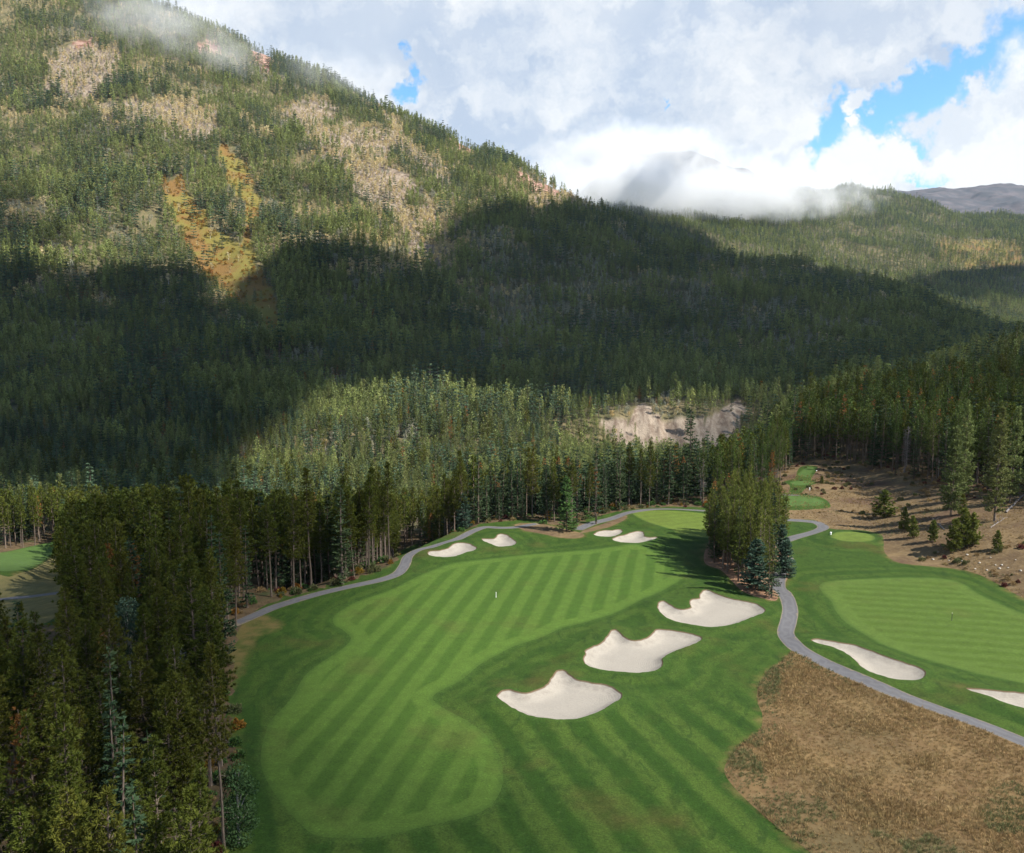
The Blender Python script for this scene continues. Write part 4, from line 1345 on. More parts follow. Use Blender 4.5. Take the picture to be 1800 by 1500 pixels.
MID = shapes([(*pine(300 + i, h=18, cb=[.40, .48, .36, .44][i], wid=2.1, nb=64, sp=.6, k=7, L=.62, W=.11, twigs=4, sides=4), 'pine', 'bark') for i in range(4)] +
             [(*pine(310 + i, h=18, cb=[.36, .42][i], wid=2.1, nb=60, sp=.6, k=5, L=.6, W=.14, twigs=3, sides=4), 'pine_lit', 'bark') for i in range(2)] +
             [(*spruce(320 + i, h=17, wid=1.9, nb=90, sp=.55, L=.8, W=.17, k=2, sides=4), 'spruce', 'bark') for i in range(3)] +
             [(*pine(330, h=17, cb=.4, wid=1.8, nb=46, sp=.6, k=4, L=.6, W=.13, twigs=4, sides=4), 'rust', 'bark')])
rest = np.where(~single)[0]
var = np.where(kind[rest] == 0, rest % 4, np.where(kind[rest] == 1, 6 + rest % 3, 9))
var = np.where((kind[rest] == 0) & (NF[rest, 0] > 40) & (rest % 3 > 0), 4 + rest % 2, var)
rot, scl = tr_arrays(_rs, len(rest), .95, 1.05)
scl *= (NH[rest] * np.where((bpx[rest] > 840) & (bpx[rest] < 1400), .84, 1.0))[:, None]
mass('pine_forest', np.column_stack([NF[rest], H(NF[rest, 0], NF[rest, 1]) - .1]), var, rot, scl, MID, 'dense pine forest behind the front rows of trees', 'forest')
# far masses -----------------------------------------------------------------------------------
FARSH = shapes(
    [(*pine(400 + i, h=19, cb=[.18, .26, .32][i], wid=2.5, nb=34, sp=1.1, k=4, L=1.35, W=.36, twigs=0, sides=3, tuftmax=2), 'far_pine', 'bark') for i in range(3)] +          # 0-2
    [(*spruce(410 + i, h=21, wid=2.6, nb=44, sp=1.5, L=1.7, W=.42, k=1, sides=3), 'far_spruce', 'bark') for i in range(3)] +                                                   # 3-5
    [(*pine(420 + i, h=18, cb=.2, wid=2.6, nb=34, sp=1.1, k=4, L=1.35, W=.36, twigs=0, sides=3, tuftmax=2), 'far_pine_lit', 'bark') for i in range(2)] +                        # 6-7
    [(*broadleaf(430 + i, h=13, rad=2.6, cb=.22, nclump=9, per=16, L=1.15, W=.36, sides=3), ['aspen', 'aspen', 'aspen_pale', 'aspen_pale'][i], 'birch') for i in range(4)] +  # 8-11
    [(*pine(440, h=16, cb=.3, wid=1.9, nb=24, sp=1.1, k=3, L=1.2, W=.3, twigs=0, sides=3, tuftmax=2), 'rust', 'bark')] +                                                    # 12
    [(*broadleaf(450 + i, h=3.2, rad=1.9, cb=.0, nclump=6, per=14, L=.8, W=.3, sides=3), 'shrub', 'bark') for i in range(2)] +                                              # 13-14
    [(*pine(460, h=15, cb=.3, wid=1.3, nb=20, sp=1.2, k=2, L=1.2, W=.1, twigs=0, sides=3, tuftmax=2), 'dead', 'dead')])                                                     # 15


MIDF = shapes([(*pine(600 + i, h=18, cb=[.30, .40, .34, .26][i], wid=2.2, nb=56, sp=.6, k=6, L=.65, W=.13, twigs=2, sides=4), ['far_pine', 'pine', 'far_pine', 'pine_lit'][i], 'bark') for i in range(4)] +
              [(*pine(610 + i, h=17, cb=.28, wid=2.2, nb=56, sp=.6, k=6, L=.65, W=.13, twigs=2, sides=4), 'far_pine_lit', 'bark') for i in range(2)] +
              [(*spruce(620 + i, h=18, wid=2.1, nb=84, sp=.6, L=.85, W=.19, k=2, sides=4), ['far_spruce', 'spruce', 'far_spruce'][i], 'bark') for i in range(3)] +
              [(*pine(630, h=16, cb=.35, wid=1.8, nb=44, sp=.6, k=4, L=.6, W=.13, twigs=4, sides=4), 'rust', 'bark')])


def far_forest():
    rs = np.random.RandomState(5)
    bands = [(338, 520, 4.3), (520, 820, 5.2), (820, 1300, 6.7), (1300, 2000, 7.7), (2000, 2900, 8.7), (2900, 4700, 10.5)]
    P_, S_ = [], []
    for y0, y1, sp in bands:
        p = scatter(-.66 * y1, .66 * y1, y0, y1, sp, rs, .95)
        p = p[(np.abs(p[:, 0] / p[:, 1]) < .64) & (p[:, 1] >= y0) & (p[:, 1] < y1)]
        z = H(p[:, 0], p[:, 1])
        ok = seen(p[:, 0], p[:, 1], z, 26)
        P_.append(np.column_stack([p, z])[ok])
    p = np.concatenate(P_)
    X, Y, Z = p.T
    px, py = project(X, Y, Z)
    n = len(p)
    r = rs.uniform(size=n)
    stand = fbm(X / 130, Y / 130, 31, 4)
    stand2 = fbm(X / 70, Y / 70, 47, 4)
    var = np.where(r < .5 + .55 * stand, 3 + (r * 999).astype(int) % 3, (r * 997).astype(int) % 3)
    # brighter pine stands
    br = stand2 > .0
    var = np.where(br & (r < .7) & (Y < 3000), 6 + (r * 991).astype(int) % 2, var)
    # scattered aspen: tan ones high on the lit slope, pale grey-green ones low on the shaded shoulder
    a_tan = (fbm(X / 60 + 9, Y / 60, 61, 3) > .30 - .10 * ((px > 400) & (px < 1000) & (py < 460))) & (Y > 1100) & (Y < 2800)
    var = np.where(a_tan & (rs.uniform(size=n) < .7), 8 + (r * 983).astype(int) % 2, var)
    pale_zone = (px > 820) & (px < 1560) & (py > 400) & (py < 640) & (Y < 2600)
    a_pale = (fbm(X / 46 + 3, Y / 46, 91, 3) > np.where(pale_zone, -.08, .36)) & (Y < 2600)
    var = np.where(a_pale & (rs.uniform(size=n) < .7), 10 + (r * 977).astype(int) % 2, var)
    grove = soft_regions(px, py, PIX_ASPEN, 15) & (fbm(X / 38, Y / 38, 29, 3) > -.36) & (Y > 1000) & (Y < 2900)
    var = np.where(grove & (rs.uniform(size=n) < .9), 8 + (r * 971).astype(int) % 2, var)
    var = np.where((Y > 2850) & (r > .5), 6 + (r * 953).astype(int) % 2, var)  # far hill made to look sunlit through the brighter needle colour
    far_pale = (Y > 2800) & (fbm(X / 120, Y / 120, 17, 3) > .2)
    var = np.where(far_pale & (r < .5), 10, var)
    rust = (rs.uniform(size=n) < .012) & (Y < 1100)
    var = np.where(rust, 12, var)
    dead = rs.uniform(size=n) < .012
    var = np.where(dead, 15, var)
    keep = np.ones(n, bool)
    md1 = soft_regions(px, py, PIX_MEADOW[:2], 9) & (Y > 900)
    md2 = soft_regions(px, py, PIX_MEADOW[2:], 16) & (Y > 900) & (rs.uniform(size=n) < .55)
    md = md1 | md2
    var = np.where(md1, 13 + (r * 967).astype(int) % 2, np.where(md2, 9 + (r * 967).astype(int) % 2, var))
    keep &= ~(md & (rs.uniform(size=n) > .38))
    var = np.where(md & (rs.uniform(size=n) < .10), 8, var)
    var = np.where(md & (rs.uniform(size=n) < .10), 3, var)
    keep &= ~(soft_regions(px, py, PIX_SAND, 6) & (Y > 690) & (Y < 800) & (rs.uniform(size=n) > .035))
    keep &= ~(soft_regions(px, py, PIX_ROCK) & (Y > 900) & (rs.uniform(size=n) > .12))
    keep &= ~((Y > 655) & (Y < 694) & (X > 60) & (X < 300))
    gap = fbm(X / 40, Y / 40, 53, 3) > np.where(Y > 900, .36, .46)
    keep &= ~(gap & (rs.uniform(size=n) < .6))
    p, var, Y = p[keep], var[keep], Y[keep]
    n = len(p)
    rot, scl = tr_arrays(rs, n, .55, 1.15, .15)
    scl *= (np.interp(Y, [400, 900, 1500], [.95, 1.2, 1.42]))[:, None]
    scl[(var >= 8) & (var <= 11)] *= .75
    scl *= (1 + .45 * fbm(p[:, 0] / 90, p[:, 1] / 90, 77, 3))[:, None]
    big = rs.uniform(size=n) < .06
    scl[big] *= 1.3
    scl[(var >= 13) & (var <= 14)] *= 1.15
    px, py = px[keep], py[keep]
    mt = (Y >= 690) & (Y < 2900) & ~((px > 1380) & (Y < 700))
    Yb = Y + rs.normal(0, 70, n)
    groups = [('valley_forest', Yb < 760, 'mixed conifer forest filling the river valley and right hillside'),
              ('mountain_forest', (Yb >= 760) & (Y < 2850), 'conifer and aspen forest covering the big mountainside'),
              ('distant_forest', Y >= 2850, 'hazy forest on the far mountain under the cloud bank')]
    print('FAR TREES', n)
    for nm, mk, lb in groups:
        if nm == 'valley_forest':
            v = var[mk]
            mid = np.where(v < 3, v, np.where(v < 6, 6 + v % 3, np.where(v < 8, 4 + v % 2, np.where(v == 12, 9, np.where(v < 12, 10 + v % 2, v % 4)))))
            mass(nm, p[mk] - [0, 0, .2], mid, rot[mk], scl[mk], MIDF + shapes([(*broadleaf(640 + i, h=12, rad=2.4, cb=.2, nclump=12, per=40, L=.6, W=.2, sides=4), ['aspen', 'aspen_pale'][i], 'birch') for i in range(2)]), lb, 'forest')
            continue
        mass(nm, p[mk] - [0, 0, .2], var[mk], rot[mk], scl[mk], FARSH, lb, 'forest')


far_forest()
# ------------------------------------------------------------------ trees that stand out singly
def gp(px, py):
    w = at([px], [py])[0]
    return float(w[0]), float(w[1])


rs_i = np.random.RandomState(12)
isl = next(r[1] for r in REG if r[0] == 'mulch')
c0, c1 = isl.min(0), isl.max(0)
cand = scatter(c0[0], c1[0], c0[1], c1[1], 1.95, rs_i, .8)
cand = cand[inside(cand[:, 0], cand[:, 1], isl) & (seg_dist(cand, isl) > .75)]
bl = np.array(gp(1328, 1036))
path_poly = [r[1] for r in REG if r[0] == 'path'][0]
cand = cand[(np.hypot(*(cand - bl).T) > 2.6) & (seg_dist(cand, path_poly) > .8) & ~inside(cand[:, 0], cand[:, 1], path_poly)]
for i, (x, y) in enumerate(cand):
    px_, py_ = project(x, y, 0)
    edge_d = seg_dist(np.array([[x, y]]), isl)[0]
    if i % 6 == 4:
        add_tree(SPRUCES[i % 4], 'spruce_tree', x, y, .55 + .3 * (i % 3) / 2, None, 'dark green spruce among the pines of the tree island', 'spruce', 'spruces of the tree island')
    else:
        lb = 'sunlit yellow green pine on the rim of the tree island' if edge_d < 2 else 'yellow green pine inside the tree island'
        add_tree(PINES_ISL[i % 4], 'pine_tree', x, y, rs_i.uniform(.68, .86), rs_i.uniform(.66, .84), lb, 'pine', 'island pines ' + ('rim' if edge_d < 2 else 'inside'))
print('ISLAND', len(cand))
add_tree(BLUE[0], 'spruce_tree', *bl, 1.1, 1.2, 'bushy blue green spruce at the front of the tree island', 'spruce', tilt=0)
x, y = gp(1382, 1014); add_tree(BLUE[1], 'spruce_tree', x, y, .85, .72, 'small blue green spruce at the right end of the tree island', 'spruce')
x, y = gp(1372, 1000); add_tree(BLUE[0], 'spruce_tree', x, y, 1.05, .8, 'mid height spruce behind the right end of the tree island', 'spruce')
x, y = gp(1254, 975); add_tree(SPRUCES_CONE[0], 'spruce_tree', x, y, .95, .75, 'spruce with rust cones at the left end of the tree island', 'spruce')
x, y = gp(1276, 962); add_tree(SPRUCES_CONE[1], 'spruce_tree', x, y, .9, .75, 'spruce with rust cones behind the left part of the tree island', 'spruce')
x, y = gp(1352, 1053); add_tree(PINES_ISL[1], 'pine_tree', x, y, .8, .66, 'thin pine with pale trunk at the tip of the bark bed', 'pine')
# right bank
for bx, by, pr, s, w, lb in [(1671, 908, PINES_FULL[0], 1.02, 1.05, 'large full pine on the tan bank, trunk dark at its foot'),
                             (1692, 880, PINES_FULL[1], 1.14, .95, 'tallest pine on the tan bank, behind the dark trunked one'),
                             (1748, 916, PINES_FULL[2], 1.1, 1.15, 'broad full pine nearest the right edge of the bank'),
                             (1775, 884, PINES_FULL[0], 1.1, .9, 'pine partly hidden behind the broad one at right')]:
    x, y = gp(bx, by); add_tree(pr, 'pine_tree', x, y, s, w, lb, 'pine')
for bx, by, s, lb in [(1605, 946, .95, 'small young pine, leftmost of those below the bank'), (1640, 952, .9, 'small yellowish young pine second from the left below the bank'), (1676, 970, 1.35, 'bushy young pine at the left of the clump below the bank'),
                      (1692, 962, 1.55, 'tallest young pine of the clump below the bank'), (1711, 960, 1.3, 'young pine at the right of the clump below the bank'), (1752, 968, .8, 'faint young pine right of the clump'),
                      (1588, 932, 1.0, 'dark young pine in the shade left of the clump'), (1690, 905, .9, 'silvery young pine beside the big dark trunk')]:
    x, y = gp(bx, by); add_tree(YOUNG_PINES[int(bx) % 3], 'young_pine', x, y, s, s * .95, lb, 'pine', 'young pines below the bank')
x, y = gp(1554, 909); add_tree(YOUNG_PINES[1], 'bushy_pine', x, y, 1.25, 2.0, 'round bushy dark green pine alone on the bank', 'pine')
x, y = gp(1444, 852); add_tree(YOUNG_PINES[0], 'young_pine', x, y, .5, .6, 'tiny dark conifer beside the middle tee', 'pine')
# left side
x, y = gp(232, 1216); add_tree(DECID[1], 'birch_tree', x, y, 1.36, 1.08, 'blue green leafy tree rising among the lower left pines', 'tree')
x, y = gp(420, 1484); add_tree(DECID_LOW, 'birch_tree', x, y, .98, .85, 'dark leafy tree at the stand edge beside the near fairway', 'tree', dz=-.7)
x, y = gp(396, 1512); add_tree(PINES[3], 'pine_tree', x, y, .98, .8, 'slim pine with long pale trunk at the bottom edge', 'pine')
x, y = gp(996, 934); add_tree(YOUNG[0], 'spruce_tree', x, y, 1.12, 1.05, 'bright green young spruce between the two back cart paths', 'spruce', tilt=0)
x, y = gp(602, 1027); add_tree(SPRUCES[2], 'spruce_tree', x, y, .98, 1.1, 'dark full spruce standing at the left cart path', 'spruce')
x, y = gp(1048, 921); add_tree(SPRUCES[3], 'spruce_tree', x, y, 1.08, .8, 'tall spruce with pale lower trunk beside the back cart path', 'spruce')
x, y = gp(815, 930); add_tree(BLUE[1], 'spruce_tree', x, y, 1.0, .8, 'dark low spruce behind the left of the two white bunkers', 'spruce')
for X_, Y_, s, lb in [(50, 243, 1.12, 'broad dark pine rising above the trees behind the far green'), (88, 300, 1.0, 'tall dark pine where the right hill meets the valley'), (95, 296, 1.06, 'second tall dark pine where the right hill meets the valley')]:
    add_tree(SPRUCES[2], 'spruce_tree', X_, Y_, s * 1.25, s * 1.3, lb, 'pine')

# ------------------------------------------------------------------ undergrowth, dry grass, stones
def grass_tuft(seed, n=22, h=.55):
    rs = np.random.RandomState(seed)
    mb = MB()
    C = np.column_stack([rs.normal(0, .14, (n, 2)), np.zeros(n)])
    lean = rs.normal(0, .35, 2)
    D = np.column_stack([C[:, :2] * 2 + lean, np.ones(n)])
    mb.kites(rs, C, D, h, .022, 1, .25, rs.uniform(.1, 1, n))
    return mb


def fescue():
    rs = np.random.RandomState(8)
    dry = next(r[1] for r in REG if r[0] == 'dry')
    a, b = dry.min(0), np.minimum(dry.max(0), [110, 200])
    p = scatter(a[0], min(b[0], 75), max(a[1], 62), b[1], .34, rs, 1.0)
    p = p[inside(p[:, 0], p[:, 1], dry) & ~inside(p[:, 0], p[:, 1], path_poly)]
    p = p[np.abs(p[:, 0] / p[:, 1]) < .66]
    d = seg_dist(p, dry)
    cl = fbm(p[:, 0] / 5, p[:, 1] / 5, 4, 3)
    k = rs.uniform(size=len(p)) < .78 + .5 * cl
    p, d, cl = p[k], d[k], cl[k]
    bank = [r[1] for r in REG if r[0] == 'bank'][0]
    q = scatter(60, 160, 140, 262, .95, rs, 1.0)
    q = q[inside(q[:, 0], q[:, 1], bank) & (np.abs(q[:, 0] / q[:, 1]) < .63)]
    q = q[fbm(q[:, 0] / 8, q[:, 1] / 8, 64, 3) > -.15]
    p = np.concatenate([p, q]); d = np.concatenate([d, np.full(len(q), 9.)]); cl = np.concatenate([cl, fbm(q[:, 0] / 5, q[:, 1] / 5, 4, 3)])
    g = fbm(p[:, 0] / 9, p[:, 1] / 9, 14, 3)
    var = rs.randint(0, 4, len(p))
    var[(g > .40) | ((d < 2.2) & (p[:, 0] < 45) & (rs.uniform(size=len(p)) < .5))] = 4
    pxx, pyy = project(p[:, 0], p[:, 1], H(p[:, 0], p[:, 1]))
    gz = ((pxx - 1785) / 55) ** 2 + ((pyy - 1425) / 48) ** 2 + .5 * fbm(p[:, 0] / 3, p[:, 1] / 3, 2, 3) < 1
    gz |= ((pxx - 1352) / 22) ** 2 + ((pyy - 1205) / 36) ** 2 < 1
    var[gz & (rs.uniform(size=len(p)) < .8)] = 4
    rot, scl = tr_arrays(rs, len(p), .6, 1.25, .3)
    scl *= (.62 * (1 + .5 * cl))[:, None]
    objs = shapes([(grass_tuft(500 + i), None, 'straw', 'bark') for i in range(4)] + [(grass_tuft(510, 24, .5), None, 'weed', 'bark')])
    mass('dry_grass', np.column_stack([p, ground_z(p) - .02]), var, rot, scl, objs, 'long dry brown grass on the slope below the path and on the bank', 'grass')
    print('FESCUE', len(p))


fescue()


def understorey():
    rs = np.random.RandomState(18)
    p = scatter(-175, 225, 60, 300, 1.7, rs, 1.0)
    d = seg_dist(p, EDGE, False)
    op = inside(p[:, 0], p[:, 1], OPEN)
    k = (~op & (d < 7)) & (rs.uniform(size=len(p)) < .55)
    bank = [r[1] for r in REG if r[0] == 'bank'][0]
    inb = inside(p[:, 0], p[:, 1], bank)
    k |= inb & (fbm(p[:, 0] / 14, p[:, 1] / 14, 9, 3) > .05 + .15 * (d > 30)) & (rs.uniform(size=len(p)) < .5) & ((p[:, 0] > 84) | (rs.uniform(size=len(p)) < .2))
    k |= op & (d < .8) & (rs.uniform(size=len(p)) < .4)
    for pth in [r[1] for r in REG if r[0] == 'path']:
        k &= ~inside(p[:, 0], p[:, 1], pth) & (seg_dist(p, pth) > .8)
    p, inb = p[k], inb[k]
    n = len(p)
    r = rs.uniform(size=n)
    var = np.where(r < .3, 0, np.where(r < .55, 1, np.where(r < .68, 2, np.where(r < .78, 3, 4))))
    var = np.where(inb & (r < .6), 4, np.where(inb & (r < .85), 0, var))
    var = np.where(inb & (r > .90), 3, var)
    rot, scl = tr_arrays(rs, n, .35, 1.0, .3)
    scl[inb] *= .8
    objs = shapes([(bush(520, 1.4, .8), None, 'weed', 'bark'), (bush(521, 1.1, .9), None, 'young', 'bark'), (bush(522, 1.2, .8), None, 'shrub', 'bark'), (bush(523, 1.0, .8), None, 'red', 'bark'), (bush(524, .7, .8, 90, .4, .03), None, 'straw', 'bark')])
    mass('undergrowth', np.column_stack([p, H(p[:, 0], p[:, 1])]), var, rot, scl, objs, 'low shrubs and dry weeds along the forest edge and bank', 'undergrowth')


understorey()


def stone_mesh(seed):
    import bmesh
    rs = np.random.RandomState(seed)
    bm = bmesh.new()
    bmesh.ops.create_icosphere(bm, subdivisions=2, radius=.5)
    for v in bm.verts:
        v.co *= 1 + rs.uniform(-.16, .16)
        v.co.z *= .62
    me = bpy.data.meshes.new('stone')
    bm.to_mesh(me)
    bm.free()
    me.materials.append(MAT['stone'])
    return me


STONES = [stone_mesh(i) for i in range(4)]
sp_pix = [(1668, 986), (1690, 984), (1691, 987), (1750, 994), (1757, 1000), (1761, 994), (1772, 999), (1700, 976), (1722, 990), (1735, 1003), (1785, 985), (1640, 984), (1714, 1001), (1741, 981), (1794, 1004)]
for i, (sx, sy) in enumerate(sp_pix):
    x, y = gp(sx, sy)
    o = bpy.data.objects.new('stone', STONES[i % 4])
    o.location = (x, y, float(H(x, y)) + .08)
    o.scale = [.28 + .25 * ((i * 37) % 10) / 10] * 3
    o.rotation_euler = (0, 0, i)
    col.objects.link(o)
    tag(o, 'pale stone lying on the tan strip below the bank', 'stone', 'stones below the bank')


def log_obj(a, b, r, label):
    pa, pb = gp(*a), gp(*b)
    A = np.array([*pa, float(H(*pa)) + r * .9]); B = np.array([*pb, float(H(*pb)) + r * 1.4])
    mb = MB()
    t = np.linspace(0, 1, 7)[:, None]
    rs = np.random.RandomState(int(a[0]))
    pts = A * (1 - t) + B * t + rs.normal(0, .05, (7, 3))
    root = bpy.data.objects.new('fallen_log', None)
    root.location = A
    col.objects.link(root)
    pts = pts - A
    mb.tube(pts, r * np.linspace(1, .45, 7), 8)
    o = bpy.data.objects.new('trunk', mb.mesh('fallen_trunk', MAT['dead'])); o.parent = root; col.objects.link(o)
    br = MB()
    for k in range(9):
        c = pts[2 + k % 5]
        d = unit(rs.normal(size=3) + [0, 0, 1.0])
        br.tube([c, c + d * .8, c + d * 1.5 + [0, 0, -.1]], [.05, .035, .012], 4)
    o = bpy.data.objects.new('branches', br.mesh('fallen_branches', MAT['dead'])); o.parent = root; col.objects.link(o)
    tag(root, label, 'log')


log_obj((1768, 902), (1806, 866), .22, 'dark fallen log leaning up the bank at the right edge')
log_obj((1742, 928), (1766, 912), .1, 'pale grey deadwood with splayed branches below the broad pine')
log_obj((1660, 932), (1640, 914), .12, 'small weathered log on the bank left of the dark trunk')


def marker(px, py, h, r, label, mat='white', flag=False):
    x, y = gp(px, py)
    root = bpy.data.objects.new('marker_post', None)
    root.location = (x, y, float(H(x, y)))
    col.objects.link(root)
    mb = MB()
    mb.tube([(0, 0, -.1), (0, 0, .1), (0, 0, h * .9), (0, 0, h)], [r * 1.2, r, r, r * .8], 10)
    o = bpy.data.objects.new('pole', mb.mesh('marker_pole', MAT[mat])); o.parent = root; col.objects.link(o)
    mb = MB()
    mb.tube([(0, 0, h), (0, 0, h + r * .7), (0, 0, h + r * 1.3), (0, 0, h + r * 1.5)], [r * 1.25, r * 1.25, r * .8, .005], 10)
    o = bpy.data.objects.new('cap', mb.mesh('marker_cap', MAT['white'])); o.parent = root; col.objects.link(o)
    mb = MB()
    mb.tube([(0, 0, -.02), (0, 0, .05), (0, 0, .08)], [r * 2, r * 1.8, r * 1.1], 12)
    o = bpy.data.objects.new('base', mb.mesh('marker_base', MAT['black' if mat == 'black' else 'white'])); o.parent = root; col.objects.link(o)
    tag(root, label, 'post', 'course marker posts')


marker(872, 1050, .85, .045, 'white distance post standing in the striped fairway')
marker(1460, 944, .9, .16, 'stout white post beside the small oval green')
marker(1673, 1091, 1.2, .04, 'thin dark post in the right hand fairway', 'black')
marker(1423, 862, .55, .14, 'white marker beside the middle tee of the hollow')
marker(1435, 831, .55, .14, 'white marker at the uppermost tee')
marker(98, 966, .7, .14, 'white marker at the rim of the left edge green')
# ------------------------------------------------------------------ clouds and air
def cloud_mat(name, dens, color=(1, 1, 1), aniso=0.0):
    m, nt, out = new_mat(name)
    v = nd(nt, 'ShaderNodeVolumePrincipled', {'Color': rgb(color), 'Density': dens, 'Anisotropy': aniso})
    nt.links.new(v.outputs[0], out.inputs['Volume'])
    return m


def deck_cloud(label, pix, alt, thick, mat, seed, margin=60.0, cell=14.0, lift=12.0, wob=26.0, ramp=110.0):
    """a flat-bottomed cumulus standing between the sun and the ground it shades"""
    g = at([p[0] for p in pix], [p[1] for p in pix])
    push = np.array([1 + (p[2] if len(p) > 2 else 0.0) for p in pix])     # over the skyline: that much farther out
    g = g * push[:, None]
    z = H(g[:, 0], g[:, 1]) + lift
    c = g + SUN[:2] * ((alt - z) / SUN[2])[:, None]
    poly = spline(c, 25.0)
    lo, hi = poly.min(0) - margin, poly.max(0) + margin
    xs, ys = np.arange(lo[0], hi[0] + cell, cell), np.arange(lo[1], hi[1] + cell, cell)
    X, Y = np.meshgrid(xs, ys, indexing='ij')
    p = np.stack([X.ravel(), Y.ravel()], 1)
    d = seg_dist(p, poly) * np.where(inside(p[:, 0], p[:, 1], poly), 1, -1)
    d = d + wob * fbm(p[:, 0] / 110, p[:, 1] / 110, seed, 4)
    f = np.clip(d / ramp, 0, 1)
    puff = 1 + .8 * fbm(p[:, 0] / 90, p[:, 1] / 90, seed + 7, 4)
    top = alt + thick * np.sqrt(f) * puff
    bot = alt - thick * .12 * np.sqrt(f) * (1 + fbm(p[:, 0] / 60, p[:, 1] / 60, seed + 3, 3))
    n, k = X.shape
    i, j = np.meshgrid(np.arange(n - 1), np.arange(k - 1), indexing='ij')
    a = (i * k + j).ravel()
    q = np.stack([a, a + k, a + k + 1, a + 1], 1)
    live = (f[q] > 0).any(1)
    q = q[live]
    N = len(p)
    used = np.unique(q)
    solid = f > 0
    mapt = np.full(N, -1)
    V = []
    mapt[used] = np.arange(len(used))
    V = np.column_stack([p[used], top[used]])
    mapb = mapt.copy()
    sb = used[solid[used]]
    mapb[sb] = len(used) + np.arange(len(sb))
    V = np.concatenate([V, np.column_stack([p[sb], bot[sb]])])
    F = mapt[q].tolist() + mapb[q][:, ::-1].tolist()
    o = mesh_obj('cloud', V, F, mat, smooth=True)
    return tag(o, label, 'cloud', 'cumulus clouds behind the camera')


THICK = cloud_mat('dense_cloud', 0.12)
THIN = cloud_mat('thin_cloud', 0.022)
ALT = 1850.0
deck_cloud('broad cumulus shading the lower mountainside', [(-260, 480), (0, 478), (60, 490), (110, 508), (180, 505), (260, 496), (350, 485), (380, 540), (470, 580), (482, 495), (560, 455), (640, 446), (700, 452), (765, 480), (798, 432), (860, 390), (930, 378), (1000, 376), (1090, 384, .03), (1150, 406, .06), (1250, 447, .06), (1400, 477, .06), (1550, 508, .06), (1700, 560, .06), (1790, 602, .05),
                                                               (1790, 625), (1600, 680), (1400, 710), (1300, 708), (1200, 706), (1110, 708), (1040, 716), (960, 718), (850, 696), (740, 686), (640, 700), (545, 722), (480, 765), (445, 810), (440, 860), (430, 910), (320, 935), (220, 935), (130, 922), (0, 918), (-260, 918)], ALT, 150, THICK, 3)
deck_cloud('small cumulus shading the left flank of the mountain', [(-120, 330), (20, 330), (75, 355), (110, 400), (150, 440), (60, 452), (-120, 450)], ALT, 60, THIN, 9, cell=10)
deck_cloud('thin cloud over the lower left forest and near fairway', [(-800, 1600), (-200, 1350), (40, 1230), (150, 1130), (215, 1030), (340, 1005), (600, 1000), (720, 1020), (760, 1080), (740, 1180), (800, 1300), (950, 1400), (1200, 1470), (1500, 1560), (1500, 1760), (-700, 1760)], ALT, 88, THIN, 21, cell=8, margin=50, wob=12, ramp=50.0)
deck_cloud('thin cloud over the right hand forest', [(1225, 888), (1215, 820), (1260, 740), (1330, 715), (1450, 690), (1620, 660), (1900, 630), (2300, 640), (2300, 815), (1900, 840), (1600, 815), (1450, 800), (1375, 815), (1362, 868), (1300, 888)], ALT, 44, THIN, 33, cell=10)
deck_cloud('cumulus shading the far valley at the right', [(1590, 515), (1660, 490), (1750, 474), (1850, 468), (2000, 470), (2000, 540), (1850, 535), (1700, 530)], ALT, 120, THICK, 41)


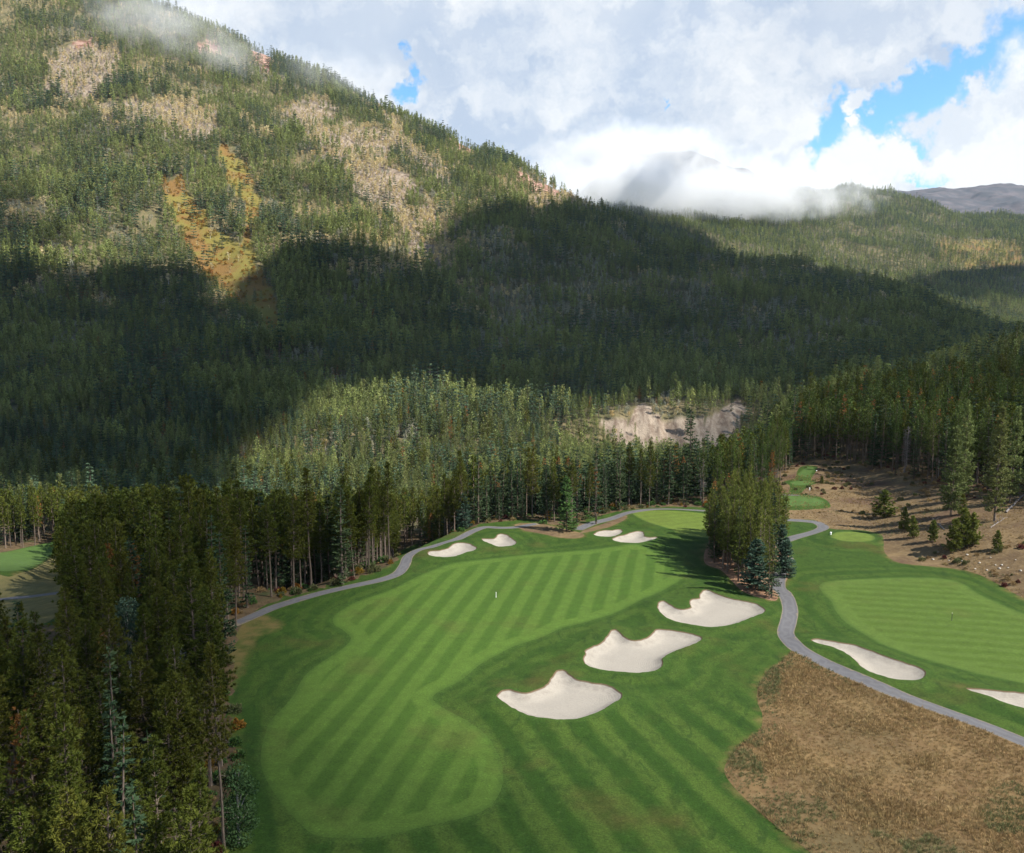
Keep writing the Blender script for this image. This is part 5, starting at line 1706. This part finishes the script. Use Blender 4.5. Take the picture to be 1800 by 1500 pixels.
def mist(label, px, py, Y, rpx, rpy, depth, dens, seed, fscale, thresh=(0.35, 0.75), fall=1.0, flat=0.0):
    dx, dy, dz = pix_dir(px, py)
    c = np.array([dx / dy * Y, Y, CAM_H + dz / dy * Y])
    s = (rpx / FPX * Y, depth, rpy / FPX * Y)
    m, nt, out = new_mat('cloud_vapour')
    tc = nd(nt, 'ShaderNodeTexCoord').outputs['Object']
    w = vmt(nt, 'MULTIPLY', tc, tuple(np.array(s) / fscale))
    w = vmt(nt, 'ADD', w, (seed * 13.7, seed * 3.1, 0))
    n = noise(nt, w, 1.0, 5.0, 0.58, 0.25)
    r = vmt(nt, 'LENGTH', tc, out=1)
    n = mth(nt, 'ADD', mth(nt, 'MULTIPLY', n, 0.75), mth(nt, 'MULTIPLY', noise(nt, w, 3.7, 4.0, 0.6), 0.25))
    f = mth(nt, 'ADD', n, mth(nt, 'MULTIPLY', mth(nt, 'SUBTRACT', 0.62, r), fall))
    de = mth(nt, 'MULTIPLY', rng_(nt, f, thresh[0], thresh[1]), rng_(nt, r, 1.0, 0.86))
    v = nd(nt, 'ShaderNodeVolumePrincipled', {'Color': (.88, .89, .90, 1), 'Density': mth(nt, 'MULTIPLY', de, dens), 'Anisotropy': -0.1})
    nt.links.new(v.outputs[0], out.inputs['Volume'])
    m.cycles.volume_step_rate = 0.35
    import bmesh
    bm = bmesh.new()
    bmesh.ops.create_icosphere(bm, subdivisions=3, radius=1.0)
    me = bpy.data.meshes.new('cloud')
    bm.to_mesh(me)
    bm.free()
    me.materials.append(m)
    o = bpy.data.objects.new('cloud', me)
    o.location = c
    o.scale = s
    col.objects.link(o)
    return tag(o, label, 'cloud', 'low clouds on the mountains')


mist('bright cloud bank lying along the far mountain', 1195, 336, 3650, 420, 80, 420, 0.006, 5, 130.0, (.38, .66), .5)
mist('thin grey cloud round the dark far summit', 1120, 268, 5200, 210, 62, 420, 0.004, 2, 200.0, (.38, .68), .55)
mist('wispy mist hanging on the upper left mountainside', 285, 40, 2330, 230, 130, 200, 0.0042, 3, 75.0, (.50, .80), .42)
mist('shred of mist just below the mountain top', 400, 95, 2300, 110, 70, 160, 0.0032, 8, 70.0, (.46, .80), .45)
mist('thin mist streaming over the mountain skyline', 600, 120, 2300, 170, 65, 180, 0.0026, 4, 80.0, (.46, .85), .5)


def haze():
    m, nt, out = new_mat('thin_valley_haze')
    v = nd(nt, 'ShaderNodeVolumePrincipled', {'Color': (0.66, 0.84, 1.0, 1), 'Density': 1.5e-5, 'Anisotropy': 0.2})
    nt.links.new(v.outputs[0], out.inputs['Volume'])
    x0, x1, y0, y1, z0, z1 = -15200, 15200, -720, 9600, -90, 1780
    V = [(x, y, z) for x in (x0, x1) for y in (y0, y1) for z in (z0, z1)]
    F = [(0, 1, 3, 2), (4, 6, 7, 5), (0, 4, 5, 1), (2, 3, 7, 6), (0, 2, 6, 4), (1, 5, 7, 3)]
    tag(mesh_obj('haze', V, F, m), kind='stuff')


haze()
